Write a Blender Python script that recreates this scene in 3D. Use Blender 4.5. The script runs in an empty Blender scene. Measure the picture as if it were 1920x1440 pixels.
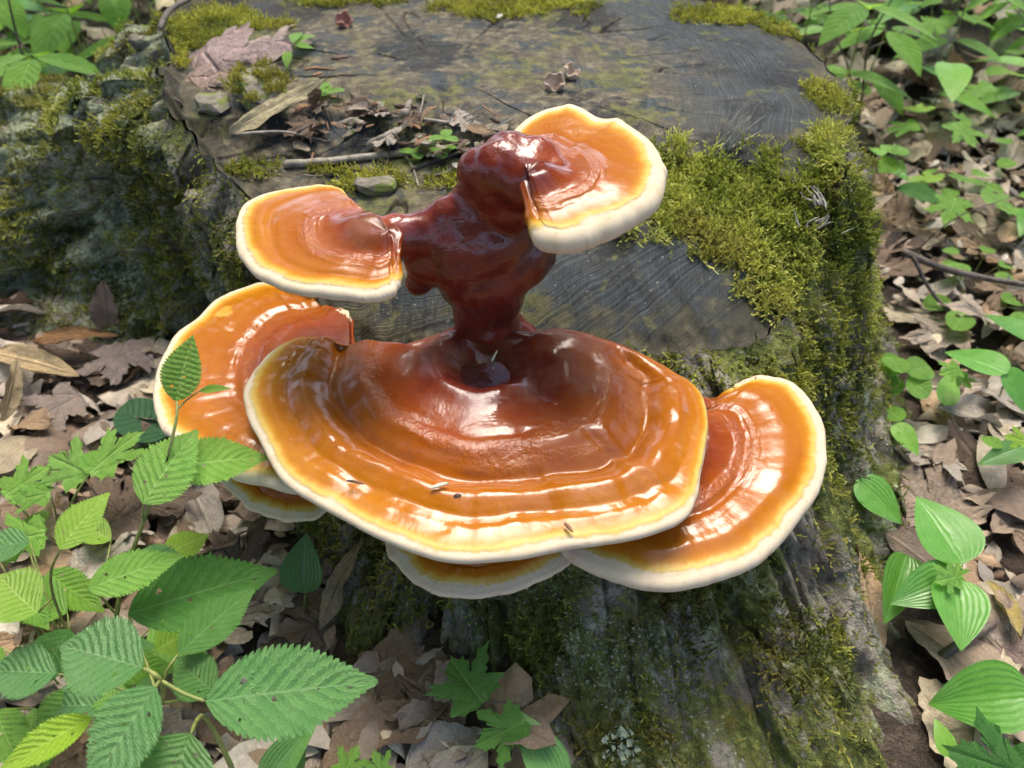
import bpy, math, random
import numpy as np
from mathutils import Vector, Matrix
random.seed(7); RNG = np.random.default_rng(7)
SC = bpy.context.scene
COL = SC.collection
# ------------------------------------------------------------------ camera
PITCH = math.radians(43.0); CAM = np.array([0.0, 0.0, 0.52]); FPX = 1450.0
cd = bpy.data.cameras.new('camera'); cam = bpy.data.objects.new('camera', cd); COL.objects.link(cam)
cam.location = CAM; cam.rotation_euler = (math.pi/2 - PITCH, 0, 0)
cd.sensor_width = 36.0; cd.lens = 36.0*FPX/1920.0; cd.clip_start = 0.01; cd.clip_end = 500
cd.dof.use_dof = True; cd.dof.focus_distance = 0.47; cd.dof.aperture_fstop = 9.0
SC.camera = cam
# ------------------------------------------------------------------ sky, sun, exposure
SUN_EL = math.radians(66); SUN_AZ = math.radians(8)          # azimuth from +Y (away from the camera) towards +X
w = bpy.data.worlds.new('World'); SC.world = w; w.use_nodes = True
nt = w.node_tree; bg = nt.nodes['Background']
sky = nt.nodes.new('ShaderNodeTexSky'); sky.sky_type = 'NISHITA'; sky.sun_disc = False
sky.sun_elevation = SUN_EL; sky.sun_rotation = SUN_AZ; sky.air_density = 0.7; sky.dust_density = 4.0; sky.ozone_density = 0.2
nt.links.new(sky.outputs[0], bg.inputs[0]); bg.inputs[1].default_value = 0.13
sl = bpy.data.lights.new('sun', 'SUN'); so = bpy.data.objects.new('sun', sl); COL.objects.link(so)
sl.energy = 1.5; sl.angle = math.radians(38); sl.color = (1.0, 0.93, 0.83)
sdir = Vector((math.sin(SUN_AZ)*math.cos(SUN_EL), math.cos(SUN_AZ)*math.cos(SUN_EL), math.sin(SUN_EL)))
so.rotation_euler = sdir.to_track_quat('Z', 'Y').to_euler(); so.location = (0.2, 1.0, 6)
SC.view_settings.view_transform = 'Standard'; SC.view_settings.look = 'None'
SC.view_settings.gamma = 1.0; SC.view_settings.exposure = 2.0
SC.render.engine = 'CYCLES'; SC.cycles.use_denoising = True
SC.cycles.max_bounces = 5; SC.cycles.diffuse_bounces = 2; SC.cycles.glossy_bounces = 3; SC.cycles.transmission_bounces = 5; SC.cycles.transparent_max_bounces = 5
SC.cycles.use_adaptive_sampling = True; SC.cycles.adaptive_threshold = .025
# ------------------------------------------------------------------ pixels of the photograph (1920 x 1440) to points
FW = np.array([0, math.cos(PITCH), -math.sin(PITCH)]); UP = np.array([0, math.sin(PITCH), math.cos(PITCH)]); RT = np.array([1.0, 0, 0])
def ray(px, py): return FW + RT*(px-960)/FPX + UP*(720-py)/FPX       # unit depth along the axis
def at_z(px, py, z):
    r = ray(px, py); return CAM + r*((z-CAM[2])/r[2])
def at_y(px, py, y):
    r = ray(px, py); return CAM + r*(y/r[1])
def at_d(px, py, d): return CAM + ray(px, py)*d
def at_plane(px, py, p0, n):
    r = ray(px, py); return CAM + r*(np.dot(np.array(p0)-CAM, n)/np.dot(r, n))
# ------------------------------------------------------------------ numpy noise
def _h(ix, iy, iz, seed):
    h = (ix*374761393 + iy*668265263 + iz*2147483647*3 + seed*1274126177) & 0xffffffff
    h = ((h ^ (h >> 13))*1274126177) & 0xffffffff
    h = ((h ^ (h >> 15))*2246822519) & 0xffffffff
    return ((h ^ (h >> 16)) & 0xffffff)/float(0xffffff)
def vnoise(p, seed=0):
    p = np.asarray(p, float); i = np.floor(p).astype(np.int64); f = p-i; f = f*f*f*(f*(f*6-15)+10)
    x, y, z = i[..., 0], i[..., 1], i[..., 2]; fx, fy, fz = f[..., 0], f[..., 1], f[..., 2]
    def L(a, b, t): return a+(b-a)*t
    c = [[[_h(x+a, y+b, z+d, seed) for d in (0, 1)] for b in (0, 1)] for a in (0, 1)]
    return L(L(L(c[0][0][0], c[1][0][0], fx), L(c[0][1][0], c[1][1][0], fx), fy),
             L(L(c[0][0][1], c[1][0][1], fx), L(c[0][1][1], c[1][1][1], fx), fy), fz)*2-1
def fbm(p, seed=0, o=4, gain=.5, lac=2.03):
    p = np.asarray(p, float); s = 0; a = 1.0; t = 0
    for k in range(o):
        s = s + a*vnoise(p*(lac**k) + 17.3*k, seed+k); t += a; a *= gain
    return s/t
def ridged(p, seed=0, o=3):
    p = np.asarray(p, float); s = 0; a = 1.0; t = 0
    for k in range(o):
        s = s + a*(1-np.abs(vnoise(p*(2.1**k)+9.1*k, seed+k)))**2; t += a; a *= .5
    return s/t
def sstep(a, b, x):
    t = np.clip((np.asarray(x, float)-a)/(b-a), 0, 1); return t*t*(3-2*t)
def P3(x, y, z): return np.stack(np.broadcast_arrays(x, y, z), -1).astype(float)
# ------------------------------------------------------------------ meshes and objects
def mesh_np(name, V, F, attrs=None, uv=None, smooth=True, mats=None, midx=None):
    """V (N,3); F (M,k) indices, k = 3 or 4; attrs {name: (N,) or (N,3)}; uv (N,2) per vertex"""
    V = np.asarray(V, np.float32); F = np.asarray(F, np.int32); M, k = F.shape
    me = bpy.data.meshes.new(name); me.vertices.add(len(V)); me.vertices.foreach_set('co', V.ravel())
    me.loops.add(M*k); me.loops.foreach_set('vertex_index', F.ravel())
    me.polygons.add(M); me.polygons.foreach_set('loop_start', np.arange(0, M*k, k, dtype=np.int32))
    me.polygons.foreach_set('loop_total', np.full(M, k, np.int32))
    if smooth: me.polygons.foreach_set('use_smooth', np.ones(M, bool))
    for n, a in (attrs or {}).items():
        a = np.asarray(a, np.float32)
        if a.ndim == 1:
            at = me.attributes.new(n, 'FLOAT', 'POINT'); at.data.foreach_set('value', a)
        else:
            at = me.attributes.new(n, 'FLOAT_COLOR', 'POINT'); at.data.foreach_set('color', np.concatenate([a, np.ones((len(a), 1), np.float32)], 1).ravel())
    if uv is not None:
        l = me.uv_layers.new(name='UVMap'); l.data.foreach_set('uv', np.asarray(uv, np.float32)[F.ravel()].ravel())
    for m in (mats or []): me.materials.append(m)
    if midx is not None: me.polygons.foreach_set('material_index', np.asarray(midx, np.int32))
    me.update(); me.validate(); return me
def grid_faces(nr, nc, wrap=False):
    c = nc if wrap else nc-1
    i, j = np.meshgrid(np.arange(nr-1), np.arange(c), indexing='ij'); j2 = (j+1) % nc
    return np.stack([i*nc+j, i*nc+j2, (i+1)*nc+j2, (i+1)*nc+j], -1).reshape(-1, 4)
def obj(name, me, parent=None, mat=None, color=None):
    o = bpy.data.objects.new(name, me); COL.objects.link(o)
    if parent is not None: o.parent = parent
    if mat is not None and me is not None and not len(me.materials): me.materials.append(mat)
    if color is not None: o.color = (*color, 1)
    return o
def tag(o, label=None, cat=None, group=None, kind=None):
    if label: o['label'] = label
    if cat: o['category'] = cat
    if group: o['group'] = group
    if kind: o['kind'] = kind
    return o
def thing(name, label, cat, loc=(0, 0, 0), group=None):
    o = bpy.data.objects.new(name, None); COL.objects.link(o); o.location = [float(v) for v in loc]; o.empty_display_size = .02
    return tag(o, label, cat, group)
def crom(pts, n, closed=True):
    """Catmull-Rom through pts (K, D), n samples"""
    pts = np.asarray(pts, float); K = len(pts)
    t = np.linspace(0, K, n, endpoint=False) if closed else np.linspace(0, K-1, n)
    i = np.floor(t).astype(int); f = (t-i)[:, None]
    def g(k): return pts[k % K] if closed else pts[np.clip(k, 0, K-1)]
    a, b, c, d = g(i-1), g(i), g(i+1), g(i+2)
    return .5*((2*b)+(-a+c)*f+(2*a-5*b+4*c-d)*f**2+(-a+3*b-3*c+d)*f**3)
def normalize(v): return v/np.maximum(np.linalg.norm(v, axis=-1, keepdims=True), 1e-9)
def tube(path, rad, nseg=8, sub=6, wob=0, seed=0, cap=True):
    """tapered tube along path; returns V, F, uv"""
    path = np.asarray(path, float); rad = np.asarray(rad, float)
    n = max(3, (len(path)-1)*sub+1)
    P = crom(path, n, False); R = np.interp(np.linspace(0, len(rad)-1, n), np.arange(len(rad)), rad)
    T = normalize(np.gradient(P, axis=0)); a = np.array([0.31, .52, .79]); N = normalize(np.cross(T, a)); B = np.cross(T, N)
    th = np.linspace(0, 2*np.pi, nseg, endpoint=False)
    d = np.cos(th)[None, :, None]*N[:, None]+np.sin(th)[None, :, None]*B[:, None]
    RR = R[:, None]*np.ones(nseg)
    if wob: RR = RR*(1+wob*fbm(P[:, None]*120+d*1.5, seed, 3))
    V = P[:, None]+d*RR[..., None]
    if cap: V[0] = P[0]+(V[0]-P[0])*.3; V[-1] = P[-1]+(V[-1]-P[-1])*.25
    uv = np.stack(np.meshgrid(np.linspace(0, 1, n), th/6.2832, indexing='ij'), -1)
    F = grid_faces(n, nseg, True)
    if cap:
        V = np.concatenate([V.reshape(-1, 3), P[:1], P[-1:]]); k = n*nseg
        j = np.arange(nseg); j2 = (j+1) % nseg
        F = np.concatenate([F, np.stack([j2, j, np.full(nseg, k), np.full(nseg, k)], 1)[:, [0, 1, 2, 2]]])
        Fq = F[:-nseg]; tri = [[(a+1) % nseg, a, k] for a in range(nseg)]+[[(n-1)*nseg+a, (n-1)*nseg+(a+1) % nseg, k+1] for a in range(nseg)]
        return V, Fq, np.concatenate([uv.reshape(-1, 2), [[0, 0], [1, 0]]]), np.array(tri)
    return V.reshape(-1, 3), F, uv.reshape(-1, 2), None
def tube_mesh(name, path, rad, mat, nseg=8, sub=6, wob=0, seed=0):
    V, F, uv, tri = tube(path, rad, nseg, sub, wob, seed)
    T = np.concatenate([F[:, [0, 1, 2]], F[:, [0, 2, 3]], tri])
    return mesh_np(name, V, T, None, uv, True, [mat])
# ------------------------------------------------------------------ materials
class NT:
    def __init__(s, name):
        s.m = bpy.data.materials.new(name); s.m.use_nodes = True; s.t = s.m.node_tree; s.b = s.t.nodes['Principled BSDF']
    def n(s, typ, **kw):
        nd = s.t.nodes.new(typ)
        for k, v in kw.items():
            if k.startswith('i_'):
                key = k[2:]; key = int(key) if key.isdigit() else key
                s.put(nd.inputs[key], v)
            else: setattr(nd, k, v)
        return nd
    def put(s, sock, v):
        if hasattr(v, 'links') or hasattr(v, 'is_output'): s.t.links.new(v, sock)
        elif isinstance(v, tuple) and len(v) == 3 and sock.type == 'RGBA': sock.default_value = (*v, 1)
        else: sock.default_value = v
    def attr(s, n, out='Fac', typ='GEOMETRY'): return s.n('ShaderNodeAttribute', attribute_name=n, attribute_type=typ).outputs[out]
    def obj(s): return s.n('ShaderNodeTexCoord').outputs['Object']
    def uv(s): return s.n('ShaderNodeTexCoord').outputs['UV']
    def pos(s): return s.n('ShaderNodeNewGeometry').outputs['Position']
    def mp(s, v, scale=(1, 1, 1), loc=(0, 0, 0), rot=(0, 0, 0)):
        return s.n('ShaderNodeMapping', i_Vector=v, i_Scale=scale, i_Location=loc, i_Rotation=rot).outputs[0]
    def noise(s, v, scale, detail=4, rough=.55, dist=0, out=0):
        return s.n('ShaderNodeTexNoise', i_Vector=v, i_Scale=scale, i_Detail=detail, i_Roughness=rough, i_Distortion=dist).outputs[out]
    def vor(s, v, scale, feat='F1', out=0): return s.n('ShaderNodeTexVoronoi', feature=feat, i_Vector=v, i_Scale=scale).outputs[out]
    def mth(s, op, a, b=0.0, c=0.0, clamp=False): return s.n('ShaderNodeMath', operation=op, use_clamp=clamp, i_0=a, i_1=b, i_2=c).outputs[0]
    def rng(s, v, a, b, c=0.0, d=1.0, smooth=True):
        return s.n('ShaderNodeMapRange', interpolation_type='SMOOTHSTEP' if smooth else 'LINEAR', i_Value=v, **{'i_From Min': a, 'i_From Max': b, 'i_To Min': c, 'i_To Max': d}).outputs[0]
    def ramp(s, v, stops, interp='LINEAR'):
        r = s.n('ShaderNodeValToRGB', i_Fac=v); e = r.color_ramp; e.interpolation = interp
        while len(e.elements) < len(stops): e.elements.new(.5)
        for el, (p, c) in zip(e.elements, stops): el.position = p; el.color = (*c, 1) if len(c) == 3 else c
        return r.outputs[0]
    def mix(s, f, a, b, mode='MIX'):
        nd = s.n('ShaderNodeMix', data_type='RGBA', blend_type=mode); s.put(nd.inputs[0], f); s.put(nd.inputs[6], a); s.put(nd.inputs[7], b); return nd.outputs[2]
    def hsv(s, c, h=.5, sa=1.0, v=1.0): return s.n('ShaderNodeHueSaturation', i_Hue=h, i_Saturation=sa, i_Value=v, i_Color=c).outputs[0]
    def bump(s, h, dist=.001, strength=1.0, nrm=None):
        nd = s.n('ShaderNodeBump', i_Height=h, i_Distance=dist, i_Strength=strength)
        if nrm is not None: s.put(nd.inputs['Normal'], nrm)
        return nd.outputs[0]
    def out(s, **kw):
        for k, v in kw.items(): s.put(s.b.inputs[k.replace('_', ' ')], v)
        return s.m
    def translucent(s, col, f):
        """thin leaf: part of the light comes through"""
        tr = s.n('ShaderNodeBsdfTranslucent'); s.put(tr.inputs[0], col)
        mx = s.n('ShaderNodeMixShader'); s.put(mx.inputs[0], f)
        s.t.links.new(s.b.outputs[0], mx.inputs[1]); s.t.links.new(tr.outputs[0], mx.inputs[2])
        s.t.links.new(mx.outputs[0], s.t.nodes['Material Output'].inputs[0]); return s.m
def wchild(name, me, parent, mat=None, color=None):
    """a part whose mesh is given in world coordinates"""
    o = obj(name, me, parent, mat, color); o.matrix_parent_inverse = Matrix.Translation(parent.location).inverted(); return o
# ------------------------------------------------------------------ forest floor
def gz(x, y):
    x = np.asarray(x, float); y = np.asarray(y, float)
    return .012*fbm(P3(x*3, y*3, 0), 3, 3) + .05*fbm(P3(x*.35, y*.35, 0), 4, 2)*sstep(.8, 3, np.hypot(x, y-.6)) + .006*fbm(P3(x*18, y*18, 0), 5, 3) - .004
def ground_mat():
    m = NT('soil'); p = m.pos()
    n = m.noise(p, 9, 6, .65); n2 = m.noise(p, 130, 4, .6)
    c = m.ramp(n, [(.3, (.018, .012, .008)), (.5, (.05, .034, .022)), (.7, (.10, .072, .05))])
    c = m.mix(m.rng(n2, .45, .75), c, (.15, .11, .08)); c = m.mix(m.rng(m.vor(p, 300), 0, .25, .6, 0), c, (.012, .009, .007))
    return m.out(Base_Color=c, Roughness=.9, Normal=m.bump(m.mth('ADD', n2, m.mth('ADD', n, m.noise(p, 420, 3, .7))), .010, 1.0))
def axis_pts(a, b, fine, n0):
    s = np.linspace(-1, 1, n0); return a+(b-a)*0+fine*np.sinh(s*math.asinh(40/fine*.5))*2
gx_ = np.concatenate([-np.geomspace(60, 2.6, 26), np.arange(-2.5, 2.51, .025), np.geomspace(2.6, 60, 26)])
gy_ = np.concatenate([-np.geomspace(60, .8, 26), np.arange(-.7, 3.6, .025), np.geomspace(3.7, 60, 26)])
GX, GY = np.meshgrid(gx_, gy_, indexing='ij'); GV = P3(GX, GY, gz(GX, GY))
g = obj('ground', mesh_np('ground', GV.reshape(-1, 3), grid_faces(len(gx_), len(gy_))[:, ::-1], mats=[ground_mat()]))
tag(g, 'dark soil of the forest floor under the leaf litter', 'ground', kind='structure')
# ------------------------------------------------------------------ stump: rim and foot outlines, lofted
HX = [-.40, -.30, -.22, -.145, -.07, 0, .09, .172, .225, .30]; HY = [.66, .63, .63, .645, .61, .585, .575, .565, .50, .44]
def top_z(x, y):
    h = np.interp(x, HX, HY) + .008*fbm(P3(np.asarray(x)*25, 0*np.asarray(x), 0), 31, 3)
    d = h-y
    z = .24 - .011*sstep(0, .012, d) - np.maximum(d, 0)*.17 + .005*sstep(0, .05, -d)
    x = np.asarray(x, float); y = np.asarray(y, float)
    return z + .0035*fbm(P3(x*9, y*9, 0), 33, 3) + .0010*fbm(P3(x*60, y*60, 0), 34, 3)
ST = [(.02, .405, .06, .12, 1.5), (.09, .40, .17, .10, 1.4), (.15, .405, .27, .13, 1.3), (.20, .44, .305, .23, 1.3), (.232, .50, .325, .36, 1.3), (.25, .56, .36, .47, 1.4),
      (.29, .65, .43, .62, 2.0), (.295, .75, .41, .77, 1.8), (.27, .86, .36, .92, 1.6), (.18, .96, .22, 1.05, 1.6), (.05, 1.01, .05, 1.12, 1.6), (-.12, 1.0, -.15, 1.1, 1.6),
      (-.28, .95, -.40, 1.03, 1.5), (-.365, .87, -.64, .93, 1.25), (-.345, .79, -.95, .83, 1.0), (-.315, .72, -.86, .70, .95), (-.30, .66, -.52, .672, 1.1), (-.27, .61, -.365, .655, 1.4),
      (-.235, .57, -.31, .60, 1.5), (-.19, .52, -.245, .50, 1.6), (-.14, .455, -.19, .40, 1.6), (-.10, .42, -.15, .315, 1.6), (-.07, .41, -.105, .25, 1.7), (-.045, .405, -.055, .275, 1.7), (-.015, .405, -.005, .245, 1.7)]
NTH, NV = 1300, 240
SP = crom(np.array(ST), NTH)
ang = np.linspace(0, 2*np.pi, NTH, endpoint=False); cir = np.stack([np.cos(ang), np.sin(ang)], 1)
arc = np.concatenate([[0], np.cumsum(np.linalg.norm(np.diff(SP[:, :2], axis=0), axis=1))])
per = arc[-1]+np.linalg.norm(SP[0, :2]-SP[-1, :2])
def ringco(f, k=0): return P3(cir[:, 0]*f*per/6.283, cir[:, 1]*f*per/6.283, k)
rimn = np.stack([np.gradient(SP[:, 1]), -np.gradient(SP[:, 0])], 1); rimn = normalize(rimn)
rim = SP[:, :2] + rimn*(.010*fbm(ringco(14), 41, 4)+.004*fbm(ringco(60), 42, 3))[:, None]
foot = SP[:, 2:4] + normalize(SP[:, 2:4]-np.array([0, .6]))*(.022*fbm(ringco(11), 43, 3))[:, None]
rz = top_z(rim[:, 0], rim[:, 1]) + .010*fbm(ringco(20), 44, 4) + .016*sstep(.1, .5, fbm(ringco(7), 45, 2))*(rim[:, 1] > .5) - .002 + sstep(-.20, -.27, rim[:, 0])*(.016+.018*fbm(ringco(26), 46, 4)) - .026*sstep(.54, .42, rim[:, 1])
v = (np.linspace(0, 1, NV)**1.15)[:, None]; pw = SP[:, 4][None]
gv = .35*v + .65*v**(pw*1.3)
gv = gv + .02*np.sin(np.pi*v)*0
BX = rim[None, :, 0]+(foot[None, :, 0]-rim[None, :, 0])*gv; BY = rim[None, :, 1]+(foot[None, :, 1]-rim[None, :, 1])*gv
BZ = rz[None]*(1-v) + (-.035)*v
B = P3(BX, BY, BZ)
def grid_normals(G):
    du = np.roll(G, -1, 1)-np.roll(G, 1, 1); dv = np.gradient(G, axis=0); return normalize(np.cross(du, dv))
Nn = grid_normals(B)
if Nn[100, 0, 1] > 0: Nn = -Nn
ca, sa = cir[None, :, 0]*per/6.283, cir[None, :, 1]*per/6.283
vz = BZ*1.0
q = lambda f, fz: P3(ca*f+0*vz, sa*f+0*vz, vz*fz)
warp = .10*fbm(q(9, 9), 51, 3)
plates = ridged(P3((ca+warp*.22)*30, (sa+warp*.22)*30, vz*12), 52, 2)
D = -.016*(plates**2.2) + .016*fbm(q(11, 8), 53, 3) + .007*fbm(q(46, 22), 54, 3) + .0055*fbm(q(120, 60), 55, 3) + .0024*fbm(q(300, 220), 56, 2)
step = fbm(q(16, 13), 57, 3); D = D + .011*sstep(.10, .16, step) - .012*sstep(.22, .27, -step)          # broken bark plates
# big gnarled lumps on the left buttress
lm = sstep(-.22, -.32, B[..., 0])
D = D + lm*(.045*fbm(q(13, 15), 58, 3)+.018*fbm(q(38, 40), 59, 3)-.040*ridged(P3(ca*15+.3*warp, sa*15, vz*3), 62, 1)**3+.018*sstep(.0, .08, fbm(q(20, 26), 63, 3)))
D = D - .009*ridged(P3((ca+warp*.3)*52, (sa+warp*.3)*52, vz*11), 64, 1)**5*(1-lm*.5)
D = D + .0026*fbm(q(190, 34), 65, 3) + .009
D = D*(.10+.90*sstep(0, .10, v))
B = B+Nn*D[..., None]
stump = thing('tree_stump', 'wide weathered sawn tree stump with mossy bark and flaring roots, carrying the orange fungi', 'stump', (0, .66, 0))
def bark_mat():
    m = NT('mossy_bark'); p = m.pos()
    n1 = m.noise(p, 7, 3, .6); n2 = m.noise(m.mp(p, (1, 1, .45)), 28, 4, .65); n3 = m.noise(p, 160, 4, .7); n4 = m.noise(m.mp(p, (1, 1, .5), (3, 1, 2)), 13, 4, .62)
    n5 = m.noise(m.mp(p, (1, 1, .6), (8, 2, 5)), 45, 4, .65)
    wood = m.ramp(n2, [(.28, (.06, .053, .042)), (.48, (.16, .145, .115)), (.62, (.27, .25, .205)), (.8, (.38, .36, .31))])
    wood = m.mix(m.rng(n3, .4, .7, 0, .55), wood, (.045, .036, .03))
    moss = m.ramp(n3, [(.3, (.03, .038, .01)), (.5, (.085, .10, .025)), (.7, (.19, .21, .06))])
    moss = m.mix(m.rng(n5, .5, .66, 0, .75), moss, (.10, .075, .015))
    mk = m.rng(m.mth('ADD', n4, m.mth('MULTIPLY', m.mth('SUBTRACT', n3, .5), .35)), .445, .53)
    c = m.mix(mk, wood, moss)
    li = m.ramp(m.noise(p, 240, 3, .6), [(.35, (.13, .148, .09)), (.6, (.27, .30, .20)), (.8, (.44, .47, .35))])
    lx = m.rng(m.n('ShaderNodeSeparateXYZ', i_0=p).outputs[0], -.22, -.36)
    lk = m.mth('MULTIPLY', m.rng(m.mth('ADD', m.mth('ADD', n5, m.mth('MULTIPLY', lx, .11)), m.mth('MULTIPLY', m.mth('SUBTRACT', n3, .5), .5)), .53, .61), m.mth('MAXIMUM', m.rng(n1, .42, .58), lx), clamp=True)
    c = m.mix(lk, c, li)
    h = m.mth('ADD', m.mth('MULTIPLY', n3, 1.0), m.mth('MULTIPLY', m.noise(p, 480, 3, .6), .6))
    return m.out(Base_Color=c, Roughness=.9, Normal=m.bump(h, .0045, .9), **{'Specular_IOR_Level': .25})
BARK = bark_mat()
wchild('bark', mesh_np('bark', B.reshape(-1, 3), grid_faces(NV, NTH, True), mats=[BARK]), stump)
# ------------------------------------------------------------------ sawn top
NS = 130; PITH = np.array([-.06, .715])
s_ = np.linspace(0, 1, NS)[:, None]
TX = PITH[0]+(rim[None, :, 0]-PITH[0])*s_; TY = PITH[1]+(rim[None, :, 1]-PITH[1])*s_
TZ = top_z(TX, TY); e = sstep(.955, 1, s_); TZ = TZ*(1-e)+(rz[None])*e; TZ = TZ-.024*sstep(.72, 1, s_)**2*(1-e)*sstep(.56, .44, TY)
ringr = np.hypot(TX-PITH[0], TY-PITH[1]); th_ = np.arctan2(TY-PITH[1], TX-PITH[0])
crk = ridged(P3(np.cos(th_)*7, np.sin(th_)*7, ringr*2.5), 71, 1); TZ = TZ-.008*sstep(.955, 1.0, crk)*sstep(.04, .1, ringr)*sstep(.26, .20, ringr)+.0009*fbm(P3(ringr*180, np.cos(th_)*2, np.sin(th_)*2), 72, 2)
T = P3(TX, TY, TZ)
def cut_mat():
    m = NT('sawn_grey_wood'); p = m.pos()
    d = m.mp(p, (1, 1, 0), (-PITH[0], -PITH[1], 0))
    nw = m.noise(p, 6, 3, .5, out=1); dd = m.n('ShaderNodeVectorMath', operation='MULTIPLY_ADD', i_0=nw, i_1=(.05, .05, 0), i_2=d).outputs[0]
    ln = m.n('ShaderNodeVectorMath', operation='LENGTH', i_0=dd).outputs['Value']
    rings = m.noise(m.n('ShaderNodeCombineXYZ', i_0=ln).outputs[0], 340, 3, .8)
    sepa = m.n('ShaderNodeSeparateXYZ', i_0=p)
    saw = m.noise(m.mp(p, (1, .06, .2), rot=(0, 0, .35)), 520, 3, .7)
    n1 = m.noise(p, 11, 5, .6); n2 = m.noise(p, 90, 5, .65); n3 = m.noise(m.mp(p, loc=(4, 4, 4)), 24, 5, .6)
    grey = m.ramp(m.mth('ADD', m.mth('MULTIPLY', rings, .72), m.mth('MULTIPLY', saw, .28)), [(.32, (.011, .014, .016)), (.5, (.032, .040, .044)), (.7, (.095, .106, .110))])
    brown = m.ramp(n2, [(.3, (.026, .021, .014)), (.5, (.085, .072, .046)), (.7, (.21, .185, .13))])
    heart = m.rng(m.mth('ADD', ln, m.mth('MULTIPLY', m.mth('SUBTRACT', n1, .5), .22)), .20, .30, 1, 0)
    hk = m.mth('MULTIPLY', heart, m.rng(m.mth('ADD', n3, m.mth('MULTIPLY', m.mth('SUBTRACT', n2, .5), .5)), .36, .52))
    c = m.mix(m.mth('MULTIPLY', hk, .95), grey, brown)
    dark = m.rng(m.mth('ADD', n1, m.mth('MULTIPLY', m.mth('SUBTRACT', n2, .5), .3)), .38, .50, 1, 0); c = m.mix(m.mth('MULTIPLY', dark, .85), c, (.012, .014, .016))
    gk = m.mth('MULTIPLY', m.rng(m.mth('ADD', m.noise(m.mp(p, loc=(9, 1, 2)), 15, 5, .65), m.mth('MULTIPLY', m.mth('SUBTRACT', n2, .5), .5)), .54, .64), .75)
    c = m.mix(gk, c, m.ramp(n2, [(.35, (.045, .052, .014)), (.65, (.125, .13, .04))]))
    fleck = m.rng(m.noise(p, 330, 2, .5), .66, .74); c = m.mix(m.mth('MULTIPLY', fleck, .5), c, (.27, .26, .22))
    ek = m.rng(m.mth('ADD', m.attr('edge'), m.mth('MULTIPLY', m.mth('SUBTRACT', m.noise(p, 45, 4, .65), .5), .4)), .86, 1.0)
    c = m.mix(ek, c, m.ramp(n2, [(.3, (.02, .018, .012)), (.5, (.05, .046, .03)), (.7, (.11, .10, .065))]))
    h = m.mth('ADD', m.mth('MULTIPLY', rings, 1.3), m.mth('ADD', m.mth('MULTIPLY', saw, .3), m.mth('MULTIPLY', n2, .6)))
    return m.out(Base_Color=c, Roughness=m.rng(n2, .3, .7, .65, .9), Normal=m.bump(h, .0022, .8), **{'Specular_IOR_Level': .22})
wchild('cut_face', mesh_np('cut_face', T.reshape(-1, 3), grid_faces(NS, NTH, True)[:, ::-1], {'edge': (s_+0*TX).ravel()}, mats=[cut_mat()]), stump)
TN = grid_normals(T); TN = np.where(TN[..., 2:3] < 0, -TN, TN); TN[:2] = (0, 0, 1)
# ------------------------------------------------------------------ sampling points on the stump
def sample(G, N, n, mask, rng=RNG):
    """n points on grid G with probability ~ area * mask(points)"""
    a = np.linalg.norm(np.cross(G[1:, :]-G[:-1, :], np.roll(G, -1, 1)[:-1]-G[:-1]), axis=-1)
    pr = a*np.clip(mask(G[:-1]), 0, None); pr = pr.ravel()/pr.sum()
    k = rng.choice(len(pr), n, p=pr); i, j = np.divmod(k, G.shape[1]); j2 = (j+1) % G.shape[1]
    f, h = rng.random(n)[:, None], rng.random(n)[:, None]
    p = (G[i, j]*(1-f)+G[i+1, j]*f)*(1-h)+(G[i, j2]*(1-f)+G[i+1, j2]*f)*h
    return p, N[i, j]
def shoots(P, N, length, width, col, spread=.8, rng=RNG, nleaf=4, up=.35):
    """feathery moss shoots: a bent spine of tiny leaf pairs. col (n,3)"""
    n = len(P); L = length*(.6+.8*rng.random(n))[:, None]
    d = normalize(N*1.0+np.array([0, 0, up])+spread*rng.normal(size=(n, 3))); bend = normalize(rng.normal(size=(n, 3)))*.45
    side0 = normalize(np.cross(d, normalize(rng.normal(size=(n, 3)))))
    Vs = []; Cs = []
    for k in range(nleaf):
        t0 = k/nleaf; t1 = (k+1.5)/nleaf
        a = P+L*(d*t0+bend*t0*t0*.6); b = P+L*(d*t1+bend*t1*t1*.6)
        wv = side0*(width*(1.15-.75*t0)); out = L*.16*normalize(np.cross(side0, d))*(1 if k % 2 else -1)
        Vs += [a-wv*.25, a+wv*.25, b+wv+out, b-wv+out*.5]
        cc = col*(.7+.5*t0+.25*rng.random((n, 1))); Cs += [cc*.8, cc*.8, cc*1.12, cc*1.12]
    V = np.stack(Vs, 1); C = np.stack(Cs, 1); m = 4*nleaf
    base = (np.arange(n)*m)[:, None, None]; loc = np.arange(nleaf)[None, :, None]*4
    F = (base+loc+np.array([0, 1, 2])[None, None]).reshape(-1, 3); F2 = (base+loc+np.array([0, 2, 3])[None, None]).reshape(-1, 3)
    return V.reshape(-1, 3), np.concatenate([F, F2]), C.reshape(-1, 3)
def moss_mat(name='moss', tr=.3):
    m = NT(name); c = m.attr('col', 'Color'); m.out(Base_Color=c, Roughness=.65, **{'Specular_IOR_Level': .3}); return m.translucent(m.hsv(c, sa=1.1, v=1.3), tr)
MOSS = moss_mat()
def mosscol(n, P, rng, a=(.10, .15, .02), b=(.23, .27, .045), c=(.20, .15, .03), f=14, seed=81):
    t = np.clip(fbm(P*f, seed, 3)*1.3+.5+.22*rng.normal(size=n), 0, 1)[:, None]; u = sstep(.15, .5, fbm(P*f*.7+5, seed+3, 3)+.15*rng.normal(size=n))[:, None]
    k = np.array(a)*(1-t)+np.array(b)*t; return k*(1-u*.4)+np.array(c)*u*.4
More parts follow.
